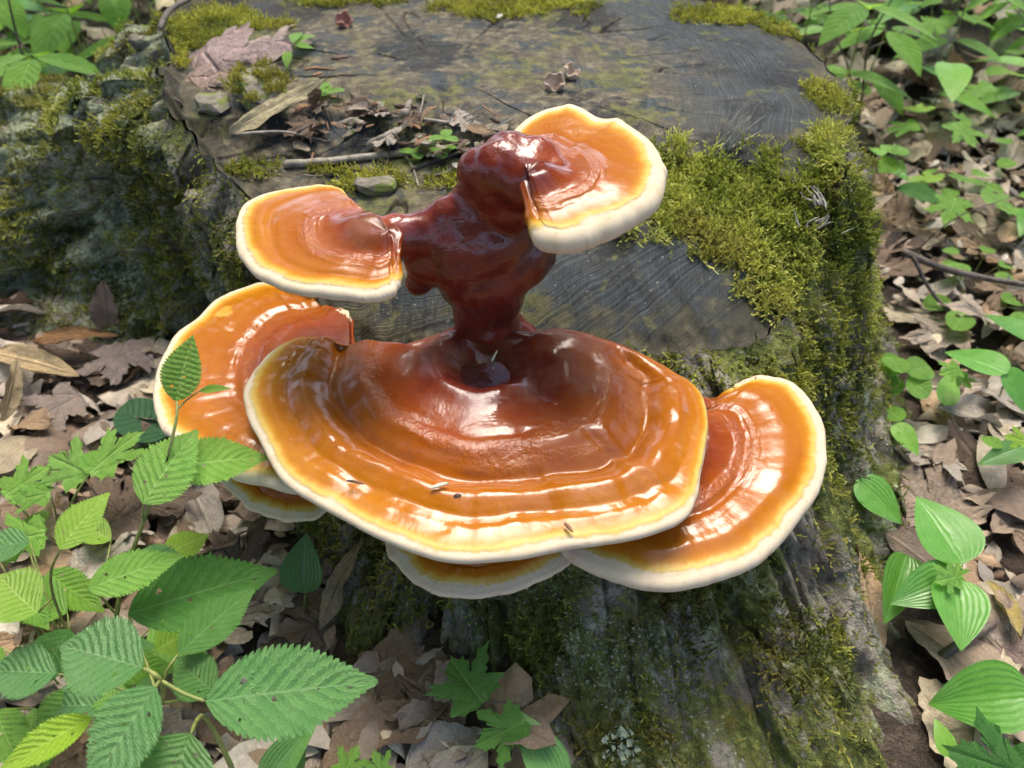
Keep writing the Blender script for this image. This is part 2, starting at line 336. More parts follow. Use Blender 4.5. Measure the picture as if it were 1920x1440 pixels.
def blob(px, py, rx, ry, z=.24):
    """ellipse patch on the top, centred at a photo pixel; radii in metres"""
    p = at_z(px, py, z); return (p[0], p[1], rx, ry)
def blobmask(bl, ragged=.45, seed=91, f=40):
    def fn(G):
        n = np.maximum(fbm(G*f, seed, 3)*ragged, -.32); m = 0
        for (x, y, rx, ry) in bl:
            d = np.hypot((G[..., 0]-x)/rx, (G[..., 1]-y)/ry); m = np.maximum(m, sstep(1.1, .75, d+n))
        return m
    return fn
big = [blob(1330, 385, .075, .05, .225), blob(1450, 400, .06, .045, .225), blob(1480, 500, .045, .02, .21), blob(1250, 340, .04, .03, .225), blob(1530, 450, .03, .05, .22), blob(1560, 330, .016, .05, .235), blob(1370, 470, .03, .018, .21)]
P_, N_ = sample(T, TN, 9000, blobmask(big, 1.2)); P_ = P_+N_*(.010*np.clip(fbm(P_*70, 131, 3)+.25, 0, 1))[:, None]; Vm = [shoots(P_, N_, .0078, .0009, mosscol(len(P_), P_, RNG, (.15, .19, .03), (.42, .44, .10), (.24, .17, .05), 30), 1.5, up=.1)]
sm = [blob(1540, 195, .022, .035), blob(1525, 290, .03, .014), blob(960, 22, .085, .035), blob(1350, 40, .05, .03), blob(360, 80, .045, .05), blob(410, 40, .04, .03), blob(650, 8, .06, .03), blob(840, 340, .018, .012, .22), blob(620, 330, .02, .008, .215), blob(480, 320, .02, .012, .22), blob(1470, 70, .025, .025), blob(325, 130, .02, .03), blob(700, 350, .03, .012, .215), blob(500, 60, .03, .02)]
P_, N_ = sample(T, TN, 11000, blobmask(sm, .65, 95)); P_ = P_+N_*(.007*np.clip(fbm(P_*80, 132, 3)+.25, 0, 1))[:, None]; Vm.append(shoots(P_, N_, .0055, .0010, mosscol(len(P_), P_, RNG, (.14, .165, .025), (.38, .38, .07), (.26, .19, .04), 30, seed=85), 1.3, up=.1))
# right-hand bark edge and corner: thick cushions hanging over the rim
def rimmask(G):
    x, y, z = G[..., 0], G[..., 1], G[..., 2]; n = fbm(G*22, 97, 3)
    fr = sstep(.47, .43, y)*sstep(-.14, -.08, x)*sstep(.13, .17, z+n*.05)*sstep(-.1, .3, n)*.45
    r = sstep(.14, .2, x)*sstep(.95, .8, y)*sstep(.36, .42, y)*sstep(.06, .17, z+n*.06)*(.02+sstep(.0, .3, n))
    return r+fr
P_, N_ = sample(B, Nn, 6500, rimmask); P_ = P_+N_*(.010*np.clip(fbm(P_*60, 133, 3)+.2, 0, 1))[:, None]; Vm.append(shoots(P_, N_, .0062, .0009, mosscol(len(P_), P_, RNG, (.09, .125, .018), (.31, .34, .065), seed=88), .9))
def leftmask(G):
    n = fbm(G*20, 98, 3); up = sstep(.1, .7, Nn[:-1, :, 2]+.3*n); return sstep(-.24, -.34, G[..., 0])*sstep(.55, .66, G[..., 1])*up*sstep(-.1, .25, n)*sstep(.02, .06, G[..., 2])
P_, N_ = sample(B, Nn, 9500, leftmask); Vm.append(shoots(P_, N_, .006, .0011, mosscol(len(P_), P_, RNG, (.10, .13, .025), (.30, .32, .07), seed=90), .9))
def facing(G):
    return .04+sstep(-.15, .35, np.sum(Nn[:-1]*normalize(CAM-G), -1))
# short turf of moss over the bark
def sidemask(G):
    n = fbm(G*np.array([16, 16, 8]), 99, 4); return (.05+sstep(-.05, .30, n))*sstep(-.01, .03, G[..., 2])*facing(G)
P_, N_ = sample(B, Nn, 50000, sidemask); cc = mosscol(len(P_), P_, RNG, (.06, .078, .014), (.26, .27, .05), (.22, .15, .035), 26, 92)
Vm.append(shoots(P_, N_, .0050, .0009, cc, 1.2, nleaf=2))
off = 0; VV = []; FF = []; CC = []
for a, b, c in Vm: VV.append(a); FF.append(b+off); CC.append(c); off += len(a)
mo = wchild('moss', mesh_np('moss', np.concatenate(VV), np.concatenate(FF), {'col': np.concatenate(CC)}, smooth=False, mats=[MOSS]), stump); mo['kind'] = 'stuff'
# grey-green crust lichen: small curled flakes on the bark
def lichmask(G):
    n = fbm(G*np.array([20, 20, 9]), 103, 4); a = (sstep(.05, .4, n)+.5*sstep(-.22, -.34, G[..., 0])*sstep(-.2, .2, n))*sstep(0, .04, G[..., 2])*facing(G)
    return a
P_, N_ = sample(B, Nn, 42000, lichmask); t = RNG.random((len(P_), 1))**1.5; cl = np.array([.08, .092, .045])*(1-t)+np.array([.30, .32, .22])*t
def flakes(P, N, r, col, rng=RNG):
    n = len(P); N = normalize(N+.5*rng.normal(size=(n, 3))); u = normalize(np.cross(N, rng.normal(size=(n, 3)))); w_ = np.cross(N, u); R = r*(.5+rng.random(n))[:, None]
    c = P+N*R*.35; V = np.stack([c-u*R, c-w_*R*.8+N*R*.4, c+u*R+N*R*.2, c+w_*R*.7], 1).reshape(-1, 3)
    b = (np.arange(n)*4)[:, None]; return V, np.concatenate([b+np.array([0, 1, 2]), b+np.array([0, 2, 3])]), np.repeat(col, 4, 0)
a, b, c = flakes(P_, N_, .0010, cl)
lo = wchild('lichen', mesh_np('lichen', a, b, {'col': c}, smooth=False, mats=[moss_mat('lichen', .1)]), stump); lo['kind'] = 'stuff'
# ------------------------------------------------------------------ fungus material
def fungus_mat():
    m = NT('varnished_fungus'); s = m.attr('s'); d = m.attr('d'); uv = m.uv(); p = m.pos()
    na = m.noise(m.mp(uv, (130, 4, 1)), 1, 4, .6); nb = m.noise(p, 55, 4, .6); nc = m.noise(p, 260, 4, .65); nl = m.noise(p, 22, 3, .5)
    sj = m.mth('ADD', s, m.mth('ADD', m.mth('MULTIPLY', m.mth('SUBTRACT', nb, .5), .34), m.mth('MULTIPLY', m.mth('MULTIPLY', m.mth('SUBTRACT', na, .5), .08), m.rng(s, .45, .8))))
    c = m.ramp(sj, [(.0, (.065, .008, .004)), (.22, (.11, .014, .005)), (.36, (.18, .029, .005)), (.50, (.235, .050, .004)), (.66, (.28, .077, .003)), (.86, (.32, .104, .004)), (1.0, (.37, .148, .007))])
    c = m.mix(m.rng(m.noise(m.mp(uv, (4, 15, 1)), 1, 3, .6), .52, .70, 0, .3), c, (.24, .045, .005))
    dust = m.mth('MULTIPLY', m.rng(m.noise(m.mp(p, loc=(2, 7, 1)), 20, 4, .7), .50, .70, 0, .45), m.rng(s, .85, .4)); c = m.mix(dust, c, (.20, .095, .055))
    c = m.mix(m.rng(m.noise(p, 520, 2, .5), .71, .75, 0, .6), c, (.05, .02, .01))
    dj = m.mth('ADD', d, m.mth('ADD', m.mth('MULTIPLY', m.mth('SUBTRACT', nb, .5), .008), m.mth('MULTIPLY', m.mth('SUBTRACT', na, .5), .0035)))
    c = m.mix(m.rng(dj, .004, .0095, .75, 0), c, (.43, .205, .015)); c = m.mix(m.rng(dj, .0018, .0065, 1, 0), c, (.46, .33, .08))
    cream = m.ramp(m.noise(p, 70, 4, .6), [(.3, (.47, .385, .26)), (.55, (.52, .445, .325)), (.75, (.47, .345, .25))])
    cream = m.mix(m.rng(m.noise(p, 420, 3, .6), .64, .72, 0, .5), cream, (.20, .12, .06)); cream = m.mix(m.rng(m.noise(m.mp(p, loc=(5, 5, 5)), 45, 4, .65), .56, .72, 0, .5), cream, (.42, .27, .15))
    wk = m.rng(m.mth('SUBTRACT', dj, .0), -.0004, .0024, 1, 0)
    c = m.mix(wk, c, cream)
    un = m.rng(s, 1.15, 1.6); c = m.mix(un, c, (.55, .48, .34))
    gl = m.rng(m.mth('ADD', m.mth('MULTIPLY', m.noise(p, 30, 3, .5), .6), m.mth('MULTIPLY', nc, .4)), .40, .62, .04, .22)
    rough = m.mth('ADD', m.mth('MULTIPLY', wk, .38), gl)
    band = m.rng(m.noise(m.mp(uv, (5, 9, 1)), 1, 2, .5), .42, .6)
    h1 = m.mth('MULTIPLY', m.mth('MULTIPLY', nc, m.mth('MULTIPLY', band, m.mth('MULTIPLY', m.rng(s, .40, .50), m.rng(s, .70, .60)))), 1.1); h2 = m.mth('MULTIPLY', m.noise(m.mp(uv, (230, 7, 1)), 1, 3, .6), .12)
    hb = m.mth('ADD', m.mth('ADD', m.mth('ADD', h1, m.mth('MULTIPLY', m.noise(p, 95, 3, .6), .35)), m.mth('MULTIPLY', h2, m.rng(s, .6, .8))), m.mth('MULTIPLY', nl, 1.0))
    nrm = m.bump(m.mth('MULTIPLY', hb, m.mth('SUBTRACT', 1.0, m.mth('MULTIPLY', wk, .8))), .0012, .75)
    cw = m.mth('MULTIPLY', m.mth('SUBTRACT', 1.0, wk, clamp=True), m.rng(dj, .002, .016, .05, 1))
    return m.out(Base_Color=c, Roughness=m.mth('ADD', rough, .25), Normal=nrm, **{'Coat_Weight': m.mth('MULTIPLY', cw, m.mth('SUBTRACT', .8, dust)), 'Coat_Roughness': gl, 'Coat_Normal': nrm, 'Specular_IOR_Level': .12, 'Coat_IOR': 1.45})
FUNG = fungus_mat()
def cap_mesh(name, p0, tilt, center, outline, thick, prof, seed, na=520, nr=130, under=.006, dome=.004, rimw=.0015, marks=(), sp=1.0):
    """bracket: radial fan from the growth centre to the outline, rounded margin, pale underside.
    tilt = (towards the camera, towards +X) in degrees; outline = (px, py, maturity)"""
    n = normalize(np.array([math.tan(math.radians(tilt[1])), -math.tan(math.radians(tilt[0])), 1.0]))
    e1 = normalize(np.cross(np.array([0, 1, 0]), n)); e2 = np.cross(n, e1)
    c = at_plane(*center, p0, n)
    O = []
    for (x, y, m_) in outline:
        q_ = at_plane(x, y, p0, n)-c; O.append((q_@e1, q_@e2, m_))
    O = crom(np.array(O), na); sm_ = np.clip(O[:, 2], 0, 1); O = O[:, :2]
    a = np.linspace(0, 2*np.pi, na, endpoint=False); cc = np.stack([np.cos(a), np.sin(a)], 1)
    out = np.stack([np.gradient(O[:, 1]), -np.gradient(O[:, 0])], 1); out = normalize(out)
    if np.mean(np.sum(out*O, 1)) < 0: out = -out
    O = O+out*(.0018*fbm(P3(cc[:, 0]*4, cc[:, 1]*4, 0), seed, 3))[:, None]
    Th = thick*(.35+.65*sm_)*(1+.14*fbm(P3(cc[:, 0]*3, cc[:, 1]*3, 3), seed+1, 2))
    Oi = O-out*(Th*.5)[:, None]; Ri = np.linalg.norm(Oi, axis=1)
    s = np.linspace(0, 1, nr)[:, None]; X = s[..., None]*Oi[None]; dist = (1-s)*Ri[None]
    se = s*sm_[None]
    A = a[None]+0*s
    H = prof(s, se, A, X, dist, cc) - dome*s**2.2
    kw = np.hanning(na//14*2+1); kw /= kw.sum(); hk = len(kw)//2; edge = np.convolve(np.concatenate([H[-1][-hk:], H[-1], H[-1][:hk]]), kw, 'valid')
    bl = sstep(.016, .001, dist); H = H*(1-bl)+edge[None]*bl-.0006*sstep(.004, 0, dist)**2; edge = H[-1]
    ph = np.linspace(0, np.pi, 12)[1:, None]
    RX = Oi[None]+out[None]*(Th*.5)[None, :, None]*np.sin(ph)[..., None]; RZ = edge[None]-(Th*.5)[None]*(1-np.cos(ph))
    us = np.linspace(1, 0, 26)[1:, None]; UX = us[..., None]*Oi[None]; UZ = (edge-Th)[None]*us + (1-us)*(edge.mean()-Th.mean()) - under*(1-us)
    XY = np.concatenate([X, RX, UX]); Z = np.concatenate([H, RZ, UZ])
    V = c+XY[..., 0:1]*e1+XY[..., 1:2]*e2+Z[..., None]*n
    S = np.concatenate([se**sp, sm_[None]+ph/np.pi*.45*np.ones_like(a)[None]+(1-sm_)[None]*0, np.full((len(us), na), 2.0)])
    back = (1-sm_)[None]*.035
    Dd = np.concatenate([dist+back-(rimw*np.clip(sm_*4-3, 0, 1)*(1+.9*fbm(P3(cc[:, 0]*3, cc[:, 1]*3, 7), seed+5, 3)))[None], -np.sin(ph)*.004*np.ones_like(a)[None]+back*(ph < 2), np.full((len(us), na), -.004)])
    for (mx, my, mr, dv_) in marks:
        q_ = at_plane(mx, my, p0, n); dd = np.linalg.norm((V[:nr]-q_)[..., :2], axis=-1)+.004*fbm(V[:nr]*220, seed+9, 3); Dd[:nr] = np.where(dd < mr, dv_, Dd[:nr])
    U = np.concatenate([A, np.repeat(a[None], len(ph)+len(us), 0)])/6.28318
    W = np.concatenate([se, 1+0*ph*a[None], 1+us*0*a[None]])
    F = grid_faces(len(V), na, True)
    me = mesh_np(name, V.reshape(-1, 3), F, {'s': S.ravel(), 'd': Dd.ravel()}, np.stack([U, W], -1).reshape(-1, 2), True, [FUNG])
    return me
def bands(s, ks):
    h = 0
    for (c0, w_, a_) in ks: h = h+a_*np.exp(-((s-c0)/w_)**2)
    return h
def wr(cc, s, fa, fs, seed, o=3): return fbm(P3(cc[None, :, 0]*fa+0*s, cc[None, :, 1]*fa+0*s, s*fs), seed, o)
def lumps(X, f, seed, o=3): return fbm(np.concatenate([X*f, np.zeros(X.shape[:-1]+(1,))], -1), seed, o)
# --- main shelf
def prof_main(s, se, A, X, dist, cc):
    j = .05*lumps(X, 13, 201, 2)+.012*lumps(X, 45, 202, 2)
    t = se+j
    h = .0105-.0052*sstep(.42, .62, t)-.0014*sstep(.84, 1.0, t)+bands(t, [(.53, .050, .0030), (.655, .036, -.0046), (.76, .050, .0032), (.845, .02, -.0012), (.875, .022, -.0009), (.36, .09, .0015)])
    h = h+.010*np.exp(-((se-.22)/.10)**2)*(.45+1.2*lumps(X, 24, 203, 2))
    h = h+.0026*lumps(X, 17, 204, 2)*sstep(.75, .45, se)+.0012*lumps(X, 30, 209, 2)+.0010*lumps(X, 60, 212, 2)*sstep(.4, .55, se)+.00035*lumps(X, 75, 211, 3)*sstep(.5, .7, se)
    h = h-.0016*sstep(.45, .7, se)*sstep(.30, .90, wr(cc, s, 5, 1.2, 206, 2))*1.5+.0011*wr(cc, s, 7, 1.5, 213, 2)*sstep(.62, .72, se)*sstep(1, .9, s)+0*s*(1-.6*sstep(.85, 1, s))
    pud = np.hypot((X[..., 0]+.002)/.021, (X[..., 1]+.005)/.018); h = h-.007*sstep(1.5, .4, pud)
    return h-.001
main_out = [(915, 640, .15), (1000, 648, .2), (1050, 641, .32), (1110, 646, .42), (1165, 657, .55), (1215, 674, .68), (1262, 700, .74), (1300, 722, .8), (1324, 750, .84), (1331, 790, .86), (1326, 838, .88), (1317, 885, .9), (1308, 930, .93), (1290, 964, 1),
            (1248, 988, 1), (1185, 1005, 1), (1120, 1016, 1), (1060, 1025, 1), (990, 1038, 1), (920, 1047, 1), (850, 1049, 1), (780, 1034, 1), (710, 1007, 1), (640, 969, 1), (575, 931, 1), (530, 896, 1), (500, 856, 1), (477, 812, 1), (462, 768, 1),
            (457, 727, 1), (470, 694, 1), (495, 666, .98), (528, 643, .93), (562, 632, .86), (605, 634, .78), (645, 650, .66), (692, 661, .56), (742, 664, .46), (795, 655, .32), (850, 642, .2)]
fungus = thing('bracket_fungus', 'tall glossy red-orange bracket fungus with a knobbly maroon stalk and three pale-rimmed shelves', 'fungus', (-.01, .385, .19))
def cap(parent, label, *a, **k):
    o = wchild('shelf', cap_mesh('shelf', *a, **k), parent)
    if label: o['label'] = label
    return o
PM = (-.01, .36, .192)
main_cap = cap(fungus, 'broad main shelf with concentric ridges', PM, (2, 0), (912, 698), main_out, .0065, prof_main, 210, na=720, nr=180, dome=.002, under=.012, rimw=.0004)
# --- upper left shelf
def prof_ul(s, se, A, X, dist, cc):
    return .0014*lumps(X, 24, 221, 2)+bands(se+.05*lumps(X, 24, 222, 2), [(.15, .18, .008), (.55, .1, .001), (.80, .05, -.0008), (.93, .06, .0003)])+.0002*lumps(X, 70, 223, 2)
ul = [(752, 440, .12), (750, 470, .35), (750, 500, .8), (745, 520, 1), (725, 536, 1), (685, 543, 1), (620, 540, 1), (560, 531, 1), (505, 517, 1), (463, 492, 1), (438, 455, 1), (434, 418, 1), (445, 376, 1), (480, 352, 1), (540, 340, .97), (600, 336, .93), (637, 343, .85), (660, 366, .7), (690, 392, .5), (722, 410, .25)]
cap(fungus, 'small tongue-shaped shelf on a side arm', (-.11, .375, .283), (4, -3), (728, 446), ul, .0072, prof_ul, 220, under=.002, dome=.003, rimw=.0012, sp=.85)
# --- upper right shelf
def prof_ur(s, se, A, X, dist, cc):
    return .0016*lumps(X, 26, 231, 2)+bands(se+.06*lumps(X, 24, 232, 2), [(.1, .22, .010), (.5, .12, .0012)])+.0003*lumps(X, 90, 233, 2)
ur = [(960, 330, .2), (942, 290, .62), (941, 258, .9), (950, 236, .97), (970, 216, 1), (1002, 197, 1), (1042, 184, 1), (1082, 184, 1), (1125, 206, 1), (1165, 206, 1), (1200, 226, 1), (1231, 256, 1), (1250, 290, 1), (1255, 318, 1), (1243, 350, 1), (1212, 378, 1), (1172, 402, 1), (1130, 420, 1), (1090, 436, 1), (1045, 442, 1), (1005, 432, .98), (986, 408, .8), (985, 385, .5), (975, 358, .25)]
cap(fungus, 'tilted thick-rimmed shelf at the top of the stalk', (.05, .385, .325), (7, -4), (992, 350), ur, .0140, prof_ur, 230, under=.012, dome=.002, rimw=.001, sp=.85)
# --- stalk: overlapping lobes fused into one skin
def stalk_mesh():
    import bmesh
    bm = bmesh.new()
    L = [(908, 600, 60, .394), (908, 572, 64, .394), (912, 548, 72, .394), (900, 515, 86, .392), (870, 488, 77, .389), (935, 495, 76, .394), (975, 485, 60, .397), (1015, 485, 26, .400), (900, 460, 84, .391), (850, 455, 66, .387), (940, 440, 60, .394),
         (845, 415, 50, .388), (885, 408, 62, .390), (935, 405, 60, .394), (962, 430, 42, .394), (905, 372, 58, .391), (948, 380, 62, .389), (930, 350, 60, .386), (905, 325, 52, .386), (945, 318, 64, .382), (985, 335, 64, .378), (1018, 348, 46, .374), (955, 290, 50, .390), (1002, 305, 54, .386), (1030, 325, 40, .380), (925, 345, 50, .382),
         (800, 442, 50, .385), (770, 445, 46, .383), (742, 446, 48, .381), (712, 448, 40, .379), (690, 450, 30, .377), (800, 490, 48, .385), (785, 530, 30, .384), (862, 650, 42, .394), (975, 646, 44, .396), (920, 630, 68, .400), (828, 662, 30, .390), (1006, 656, 34, .392)]
    for (x, y, r, Y) in L:
        p = at_y(x, y, Y); d = np.dot(p-CAM, FW); R = r*d/FPX
        bmesh.ops.create_icosphere(bm, subdivisions=3, radius=R, matrix=Matrix.Translation(Vector(p)) @ Matrix.Diagonal((1, .8, 1, 1)))
    me = bpy.data.meshes.new('stalk'); bm.to_mesh(me); bm.free()
    o = bpy.data.objects.new('tmp', me); COL.objects.link(o)
    md = o.modifiers.new('r', 'REMESH'); md.mode = 'VOXEL'; md.voxel_size = .0016
    ms = o.modifiers.new('s', 'SMOOTH'); ms.iterations = 16; ms.factor = .6
    dg = bpy.context.evaluated_depsgraph_get(); r = bpy.data.meshes.new_from_object(o.evaluated_get(dg)); bpy.data.objects.remove(o)
    V = np.empty(len(r.vertices)*3, np.float32); r.vertices.foreach_get('co', V); V = V.reshape(-1, 3)
    N = np.empty(len(r.vertices)*3, np.float32); r.vertices.foreach_get('normal', N); N = N.reshape(-1, 3)
    V = V+N*(.0022*fbm(V*30, 241, 2)+.0004*fbm(V*95, 242, 2)+.0005*fbm(V*np.array([150, 150, 35]), 243, 2))[:, None].astype(np.float32)
    r.vertices.foreach_set('co', V.ravel()); r.polygons.foreach_set('use_smooth', np.ones(len(r.polygons), bool))
    sv = .10+.16*fbm(V*28, 244, 3)
    for (jx, jy, jY) in ((1035, 325, .380), (700, 446, .379)): sv = sv+.38*sstep(.030, .006, np.linalg.norm(V-at_y(jx, jy, jY), axis=1))
    sv = sv+.12*sstep(.215, .195, V[:, 2])
    a_ = r.attributes.new('s', 'FLOAT', 'POINT'); a_.data.foreach_set('value', sv.astype(np.float32))
    a_ = r.attributes.new('d', 'FLOAT', 'POINT'); a_.data.foreach_set('value', np.full(len(V), .08, np.float32))
    return r
def stalk_mat():
    m = NT('varnished_stalk'); p = m.pos(); s = m.attr('s')
    n = m.noise(p, 60, 4, .6); n2 = m.noise(p, 240, 4, .6)
    c = m.ramp(m.mth('ADD', s, m.mth('MULTIPLY', m.mth('SUBTRACT', n, .5), .35)), [(0, (.035, .004, .003)), (.12, (.095, .009, .004)), (.3, (.165, .019, .006)), (.5, (.26, .050, .007))])
    nr_ = m.bump(m.mth('ADD', n2, m.mth('MULTIPLY', n, 2)), .0006, .6)
    g_ = m.rng(m.mth('ADD', m.mth('MULTIPLY', n, .6), m.mth('MULTIPLY', n2, .4)), .40, .62, .05, .24)
    return m.out(Base_Color=c, Roughness=.5, Normal=nr_, **{'Specular_IOR_Level': .15, 'Coat_Weight': 1.0, 'Coat_Roughness': g_, 'Coat_Normal': nr_, 'Coat_IOR': 1.45})
sm_me = stalk_mesh(); sm_me.materials.append(stalk_mat()); wchild('stalk', sm_me, fungus)
# --- rainwater in the hollow
def water_mat():
    m = NT('rainwater'); nb = m.bump(m.noise(m.pos(), 90, 2, .5), .0010, .5); gl = m.n('ShaderNodeBsdfGlossy', i_Roughness=.0, i_Normal=nb); tb = m.n('ShaderNodeBsdfTransparent'); tb.inputs[0].default_value = (.96, .88, .82, 1)
    fr = m.n('ShaderNodeFresnel', i_IOR=1.5, i_Normal=nb); mx = m.n('ShaderNodeMixShader', i_0=fr.outputs[0]); m.t.links.new(tb.outputs[0], mx.inputs[1]); m.t.links.new(gl.outputs[0], mx.inputs[2]); m.t.links.new(mx.outputs[0], m.t.nodes['Material Output'].inputs[0]); return m.m
pc = at_plane(903, 700, np.array(PM)+np.array([0, 0, .004]), np.array([0, 0, 1.0]))
mv = np.empty(len(main_cap.data.vertices)*3, np.float32); main_cap.data.vertices.foreach_get('co', mv); mv = mv.reshape(-1, 3)[:720*100]
mv = mv[np.hypot(mv[:, 0]-pc[0], mv[:, 1]-pc[1]) < .016]; pc[2] = np.percentile(mv[:, 2], 5)+.0034
a = np.linspace(0, 2*np.pi, 64, endpoint=False); rr = np.linspace(0, 1, 12)[:, None]
R_ = .021*(1+.12*np.sin(2*a+1)+.08*np.sin(3*a))[None]
V = P3(pc[0]+rr*R_*np.cos(a)[None], pc[1]+rr*R_*.8*np.sin(a)[None], pc[2]-.0006+.0012*rr**6*np.ones_like(a)[None])
pool = obj('rainwater_pool', mesh_np('pool', V.reshape(-1, 3), grid_faces(12, 64, True), mats=[water_mat()]))
tag(pool, 'tiny pool of clear rainwater in the hollow of the main shelf', 'water')
# --- neighbours
def prof_side(seed, amp=1.0, ring=.5):
    def f(s, se, A, X, dist, cc):
        return amp*(.0016*lumps(X, 18, seed, 2)++.006-.0045*sstep(ring-.08, ring+.10, se+.05*lumps(X, 22, seed+1, 2))+bands(se+.05*lumps(X, 22, seed+1, 2), [(ring+.16, .04, -.0016), (.80, .06, .001)])-.0008*sstep(.85, 1, se)+.0008*wr(cc, s, 6, .8, seed+2, 2)*sstep(.3, .6, se)+.0004*lumps(X, 50, seed+3, 2))
    return f
right_f = thing('bracket_fungus', 'crescent orange bracket fungus with wide white rim tucked under the broad main shelf', 'fungus', (.10, .36, .165))
ro = [(1215, 800, .25), (1255, 745, .3), (1310, 738, .36), (1345, 736, .55), (1360, 720, .85), (1378, 704, .97), (1405, 694, 1), (1440, 691, 1), (1480, 700, 1), (1515, 725, 1), (1542, 765, 1), (1556, 815, 1), (1555, 865, 1), (1538, 915, 1), (1505, 965, 1), (1460, 1012, 1), (1400, 1056, 1), (1330, 1082, 1), (1260, 1092, 1), (1190, 1085, 1), (1120, 1062, 1), (1070, 1034, .97), (1050, 1005, .8), (1060, 960, .5), (1110, 900, .3), (1160, 850, .2)]
cap(right_f, None, (.11, .33, .170), (4, -3), (1225, 850), ro, .0105, prof_side(251, 1.0, .42), 250, na=520, nr=110, under=.016, rimw=.0015)
left_f = thing('bracket_fungus', 'chipped orange bracket fungus with a thin white rim on the bark behind the main shelf', 'fungus', (-.12, .40, .165))
lo_ = [(690, 690, .25), (668, 640, .3), (664, 590, .36), (655, 555, .5), (615, 548, .62), (570, 540, .8), (525, 523, .97), (485, 519, 1), (440, 533, 1), (400, 552, 1), (365, 585, 1), (330, 612, 1), (300, 650, 1), (286, 695, 1), (284, 740, 1), (296, 785, 1), (322, 818, 1), (370, 848, 1), (430, 880, 1), (500, 903, 1), (560, 914, .97), (620, 900, .8), (660, 850, .5), (690, 780, .3)]
cap(left_f, None, (-.13, .40, .172), (3, 2), (655, 680), lo_, .0070, prof_side(261, 1.1, .45), 260, marks=[(655, 575, .007, -.004), (650, 592, .005, -.004), (662, 600, .005, -.004), (420, 583, .0065, .0042)], na=520, nr=110, under=.010, rimw=.0008)
low_f = thing('bracket_fungus', 'half-hidden brown-orange bracket fungus low on the stump under the main shelf', 'fungus', (-.02, .30, .13))
lw = [(890, 960, .2), (960, 950, .3), (1030, 970, .55), (1068, 1005, .95), (1078, 1035, 1), (1055, 1062, 1), (1010, 1087, 1), (950, 1106, 1), (890, 1115, 1), (830, 1112, 1), (785, 1092, 1), (750, 1065, 1), (728, 1035, 1), (720, 1005, .97), (745, 975, .6), (810, 960, .3)]
cap(low_f, None, (-.02, .28, .138), (16, 0), (900, 985), lw, .0055, prof_side(271, .6, .45), 270, na=360, nr=90, under=.012, rimw=.003)
ll_f = thing('bracket_fungus', 'small dark shaded bracket fungus peeping out below the chipped left shelf', 'fungus', (-.13, .33, .13))
l2 = [(560, 880, .2), (600, 890, .6), (612, 930, .97), (600, 958, 1), (560, 970, 1), (510, 966, 1), (460, 945, 1), (425, 915, 1), (405, 885, 1), (415, 860, .97), (460, 850, .6), (510, 860, .3)]
cap(ll_f, None, (-.13, .34, .135), (12, 0), (545, 895), l2, .004, prof_side(281, .5, .45), 280, na=280, nr=70, under=.008, rimw=.002)
# ------------------------------------------------------------------ leaf shapes (base at origin, tip at x = 1, upper side +z)
def prof_w(kind, u):
    if kind == 'birch': return np.sin(np.pi*np.clip(u, 0, 1)**.78)**.85*(1-.35*u**4)+.0
    if kind == 'lily': return np.sin(np.pi*np.clip(u, 0, 1)**.62)**.80*(1-.25*u**5)
    if kind == 'lance': return np.sin(np.pi*np.clip(u, 0, 1)**.85)**1.1
    if kind == 'round': return np.sqrt(np.clip(1-(2*u-1)**2, 0, 1))
    if kind == 'beech': return np.sin(np.pi*np.clip(u, 0, 1)**.85)**.9*(1+.05*np.sin(u*44))
    return np.sin(np.pi*u)
def bend_y(V, k):
    if abs(k) < 1e-3: return V
    V = V.copy(); a = V[:, 1]*k; z = V[:, 2]; V[:, 1] = np.sin(a)/k*(1-z*k); V[:, 2] = (1-np.cos(a))/k+z*np.cos(a); return V
def bend_x(V, k):
    if abs(k) < 1e-3: return V
    V = V.copy(); a = V[:, 0]*k; z = V[:, 2]; V[:, 0] = np.sin(a)/k; V[:, 2] = (1-np.cos(a))/k+z*np.cos(a); return V
def blade(kind, wr_=.5, teeth=0, fold=.15, droop=-.3, ripple=.012, nveins=9, rows=None, cols=9, seed=0, cup=0.0, wavy=.0, bent=0.0):
    rows = rows or (teeth*3+1 if teeth else 25)
    u = np.linspace(0, 1, rows); hw = prof_w(kind, u)*wr_*.5; hw[0] = hw[-1] = .004
    if teeth:
        ph = (u*teeth) % 1.0; hw = hw*(1+.17*(ph-.5)+.07*((u*teeth*2) % 1-.5)); x_sh = .020*ph
    else: x_sh = 0*u
    vv = np.linspace(-1, 1, cols)
    U, Vv = np.meshgrid(u, vv, indexing='ij'); ed = np.abs(Vv)**6
    X = U+(x_sh[:, None])*ed+bent*0; Y = Vv*hw[:, None]
    lat = np.abs(np.sin(np.pi*(U*nveins-np.abs(Vv)*.9*wr_*nveins*.55)))
    Z = fold*np.abs(Y)+ripple*lat*sstep(0, .25, np.abs(Vv))*sstep(1.3, .6, np.abs(Vv))
    rs = np.random.default_rng(seed)
    if wavy: Z = Z+wavy*np.abs(Vv)*fbm(P3(U*4+seed*7.7, Vv*1.5, 0), seed, 2)
    Y = Y+bent*(U-.0)**2*.5
    G = P3(X, Y, Z).reshape(-1, 3); G = bend_y(G, cup); G = bend_x(G, droop)
    return G, grid_faces(rows, cols), np.stack([U, Vv*.5+.5], -1).reshape(-1, 2)
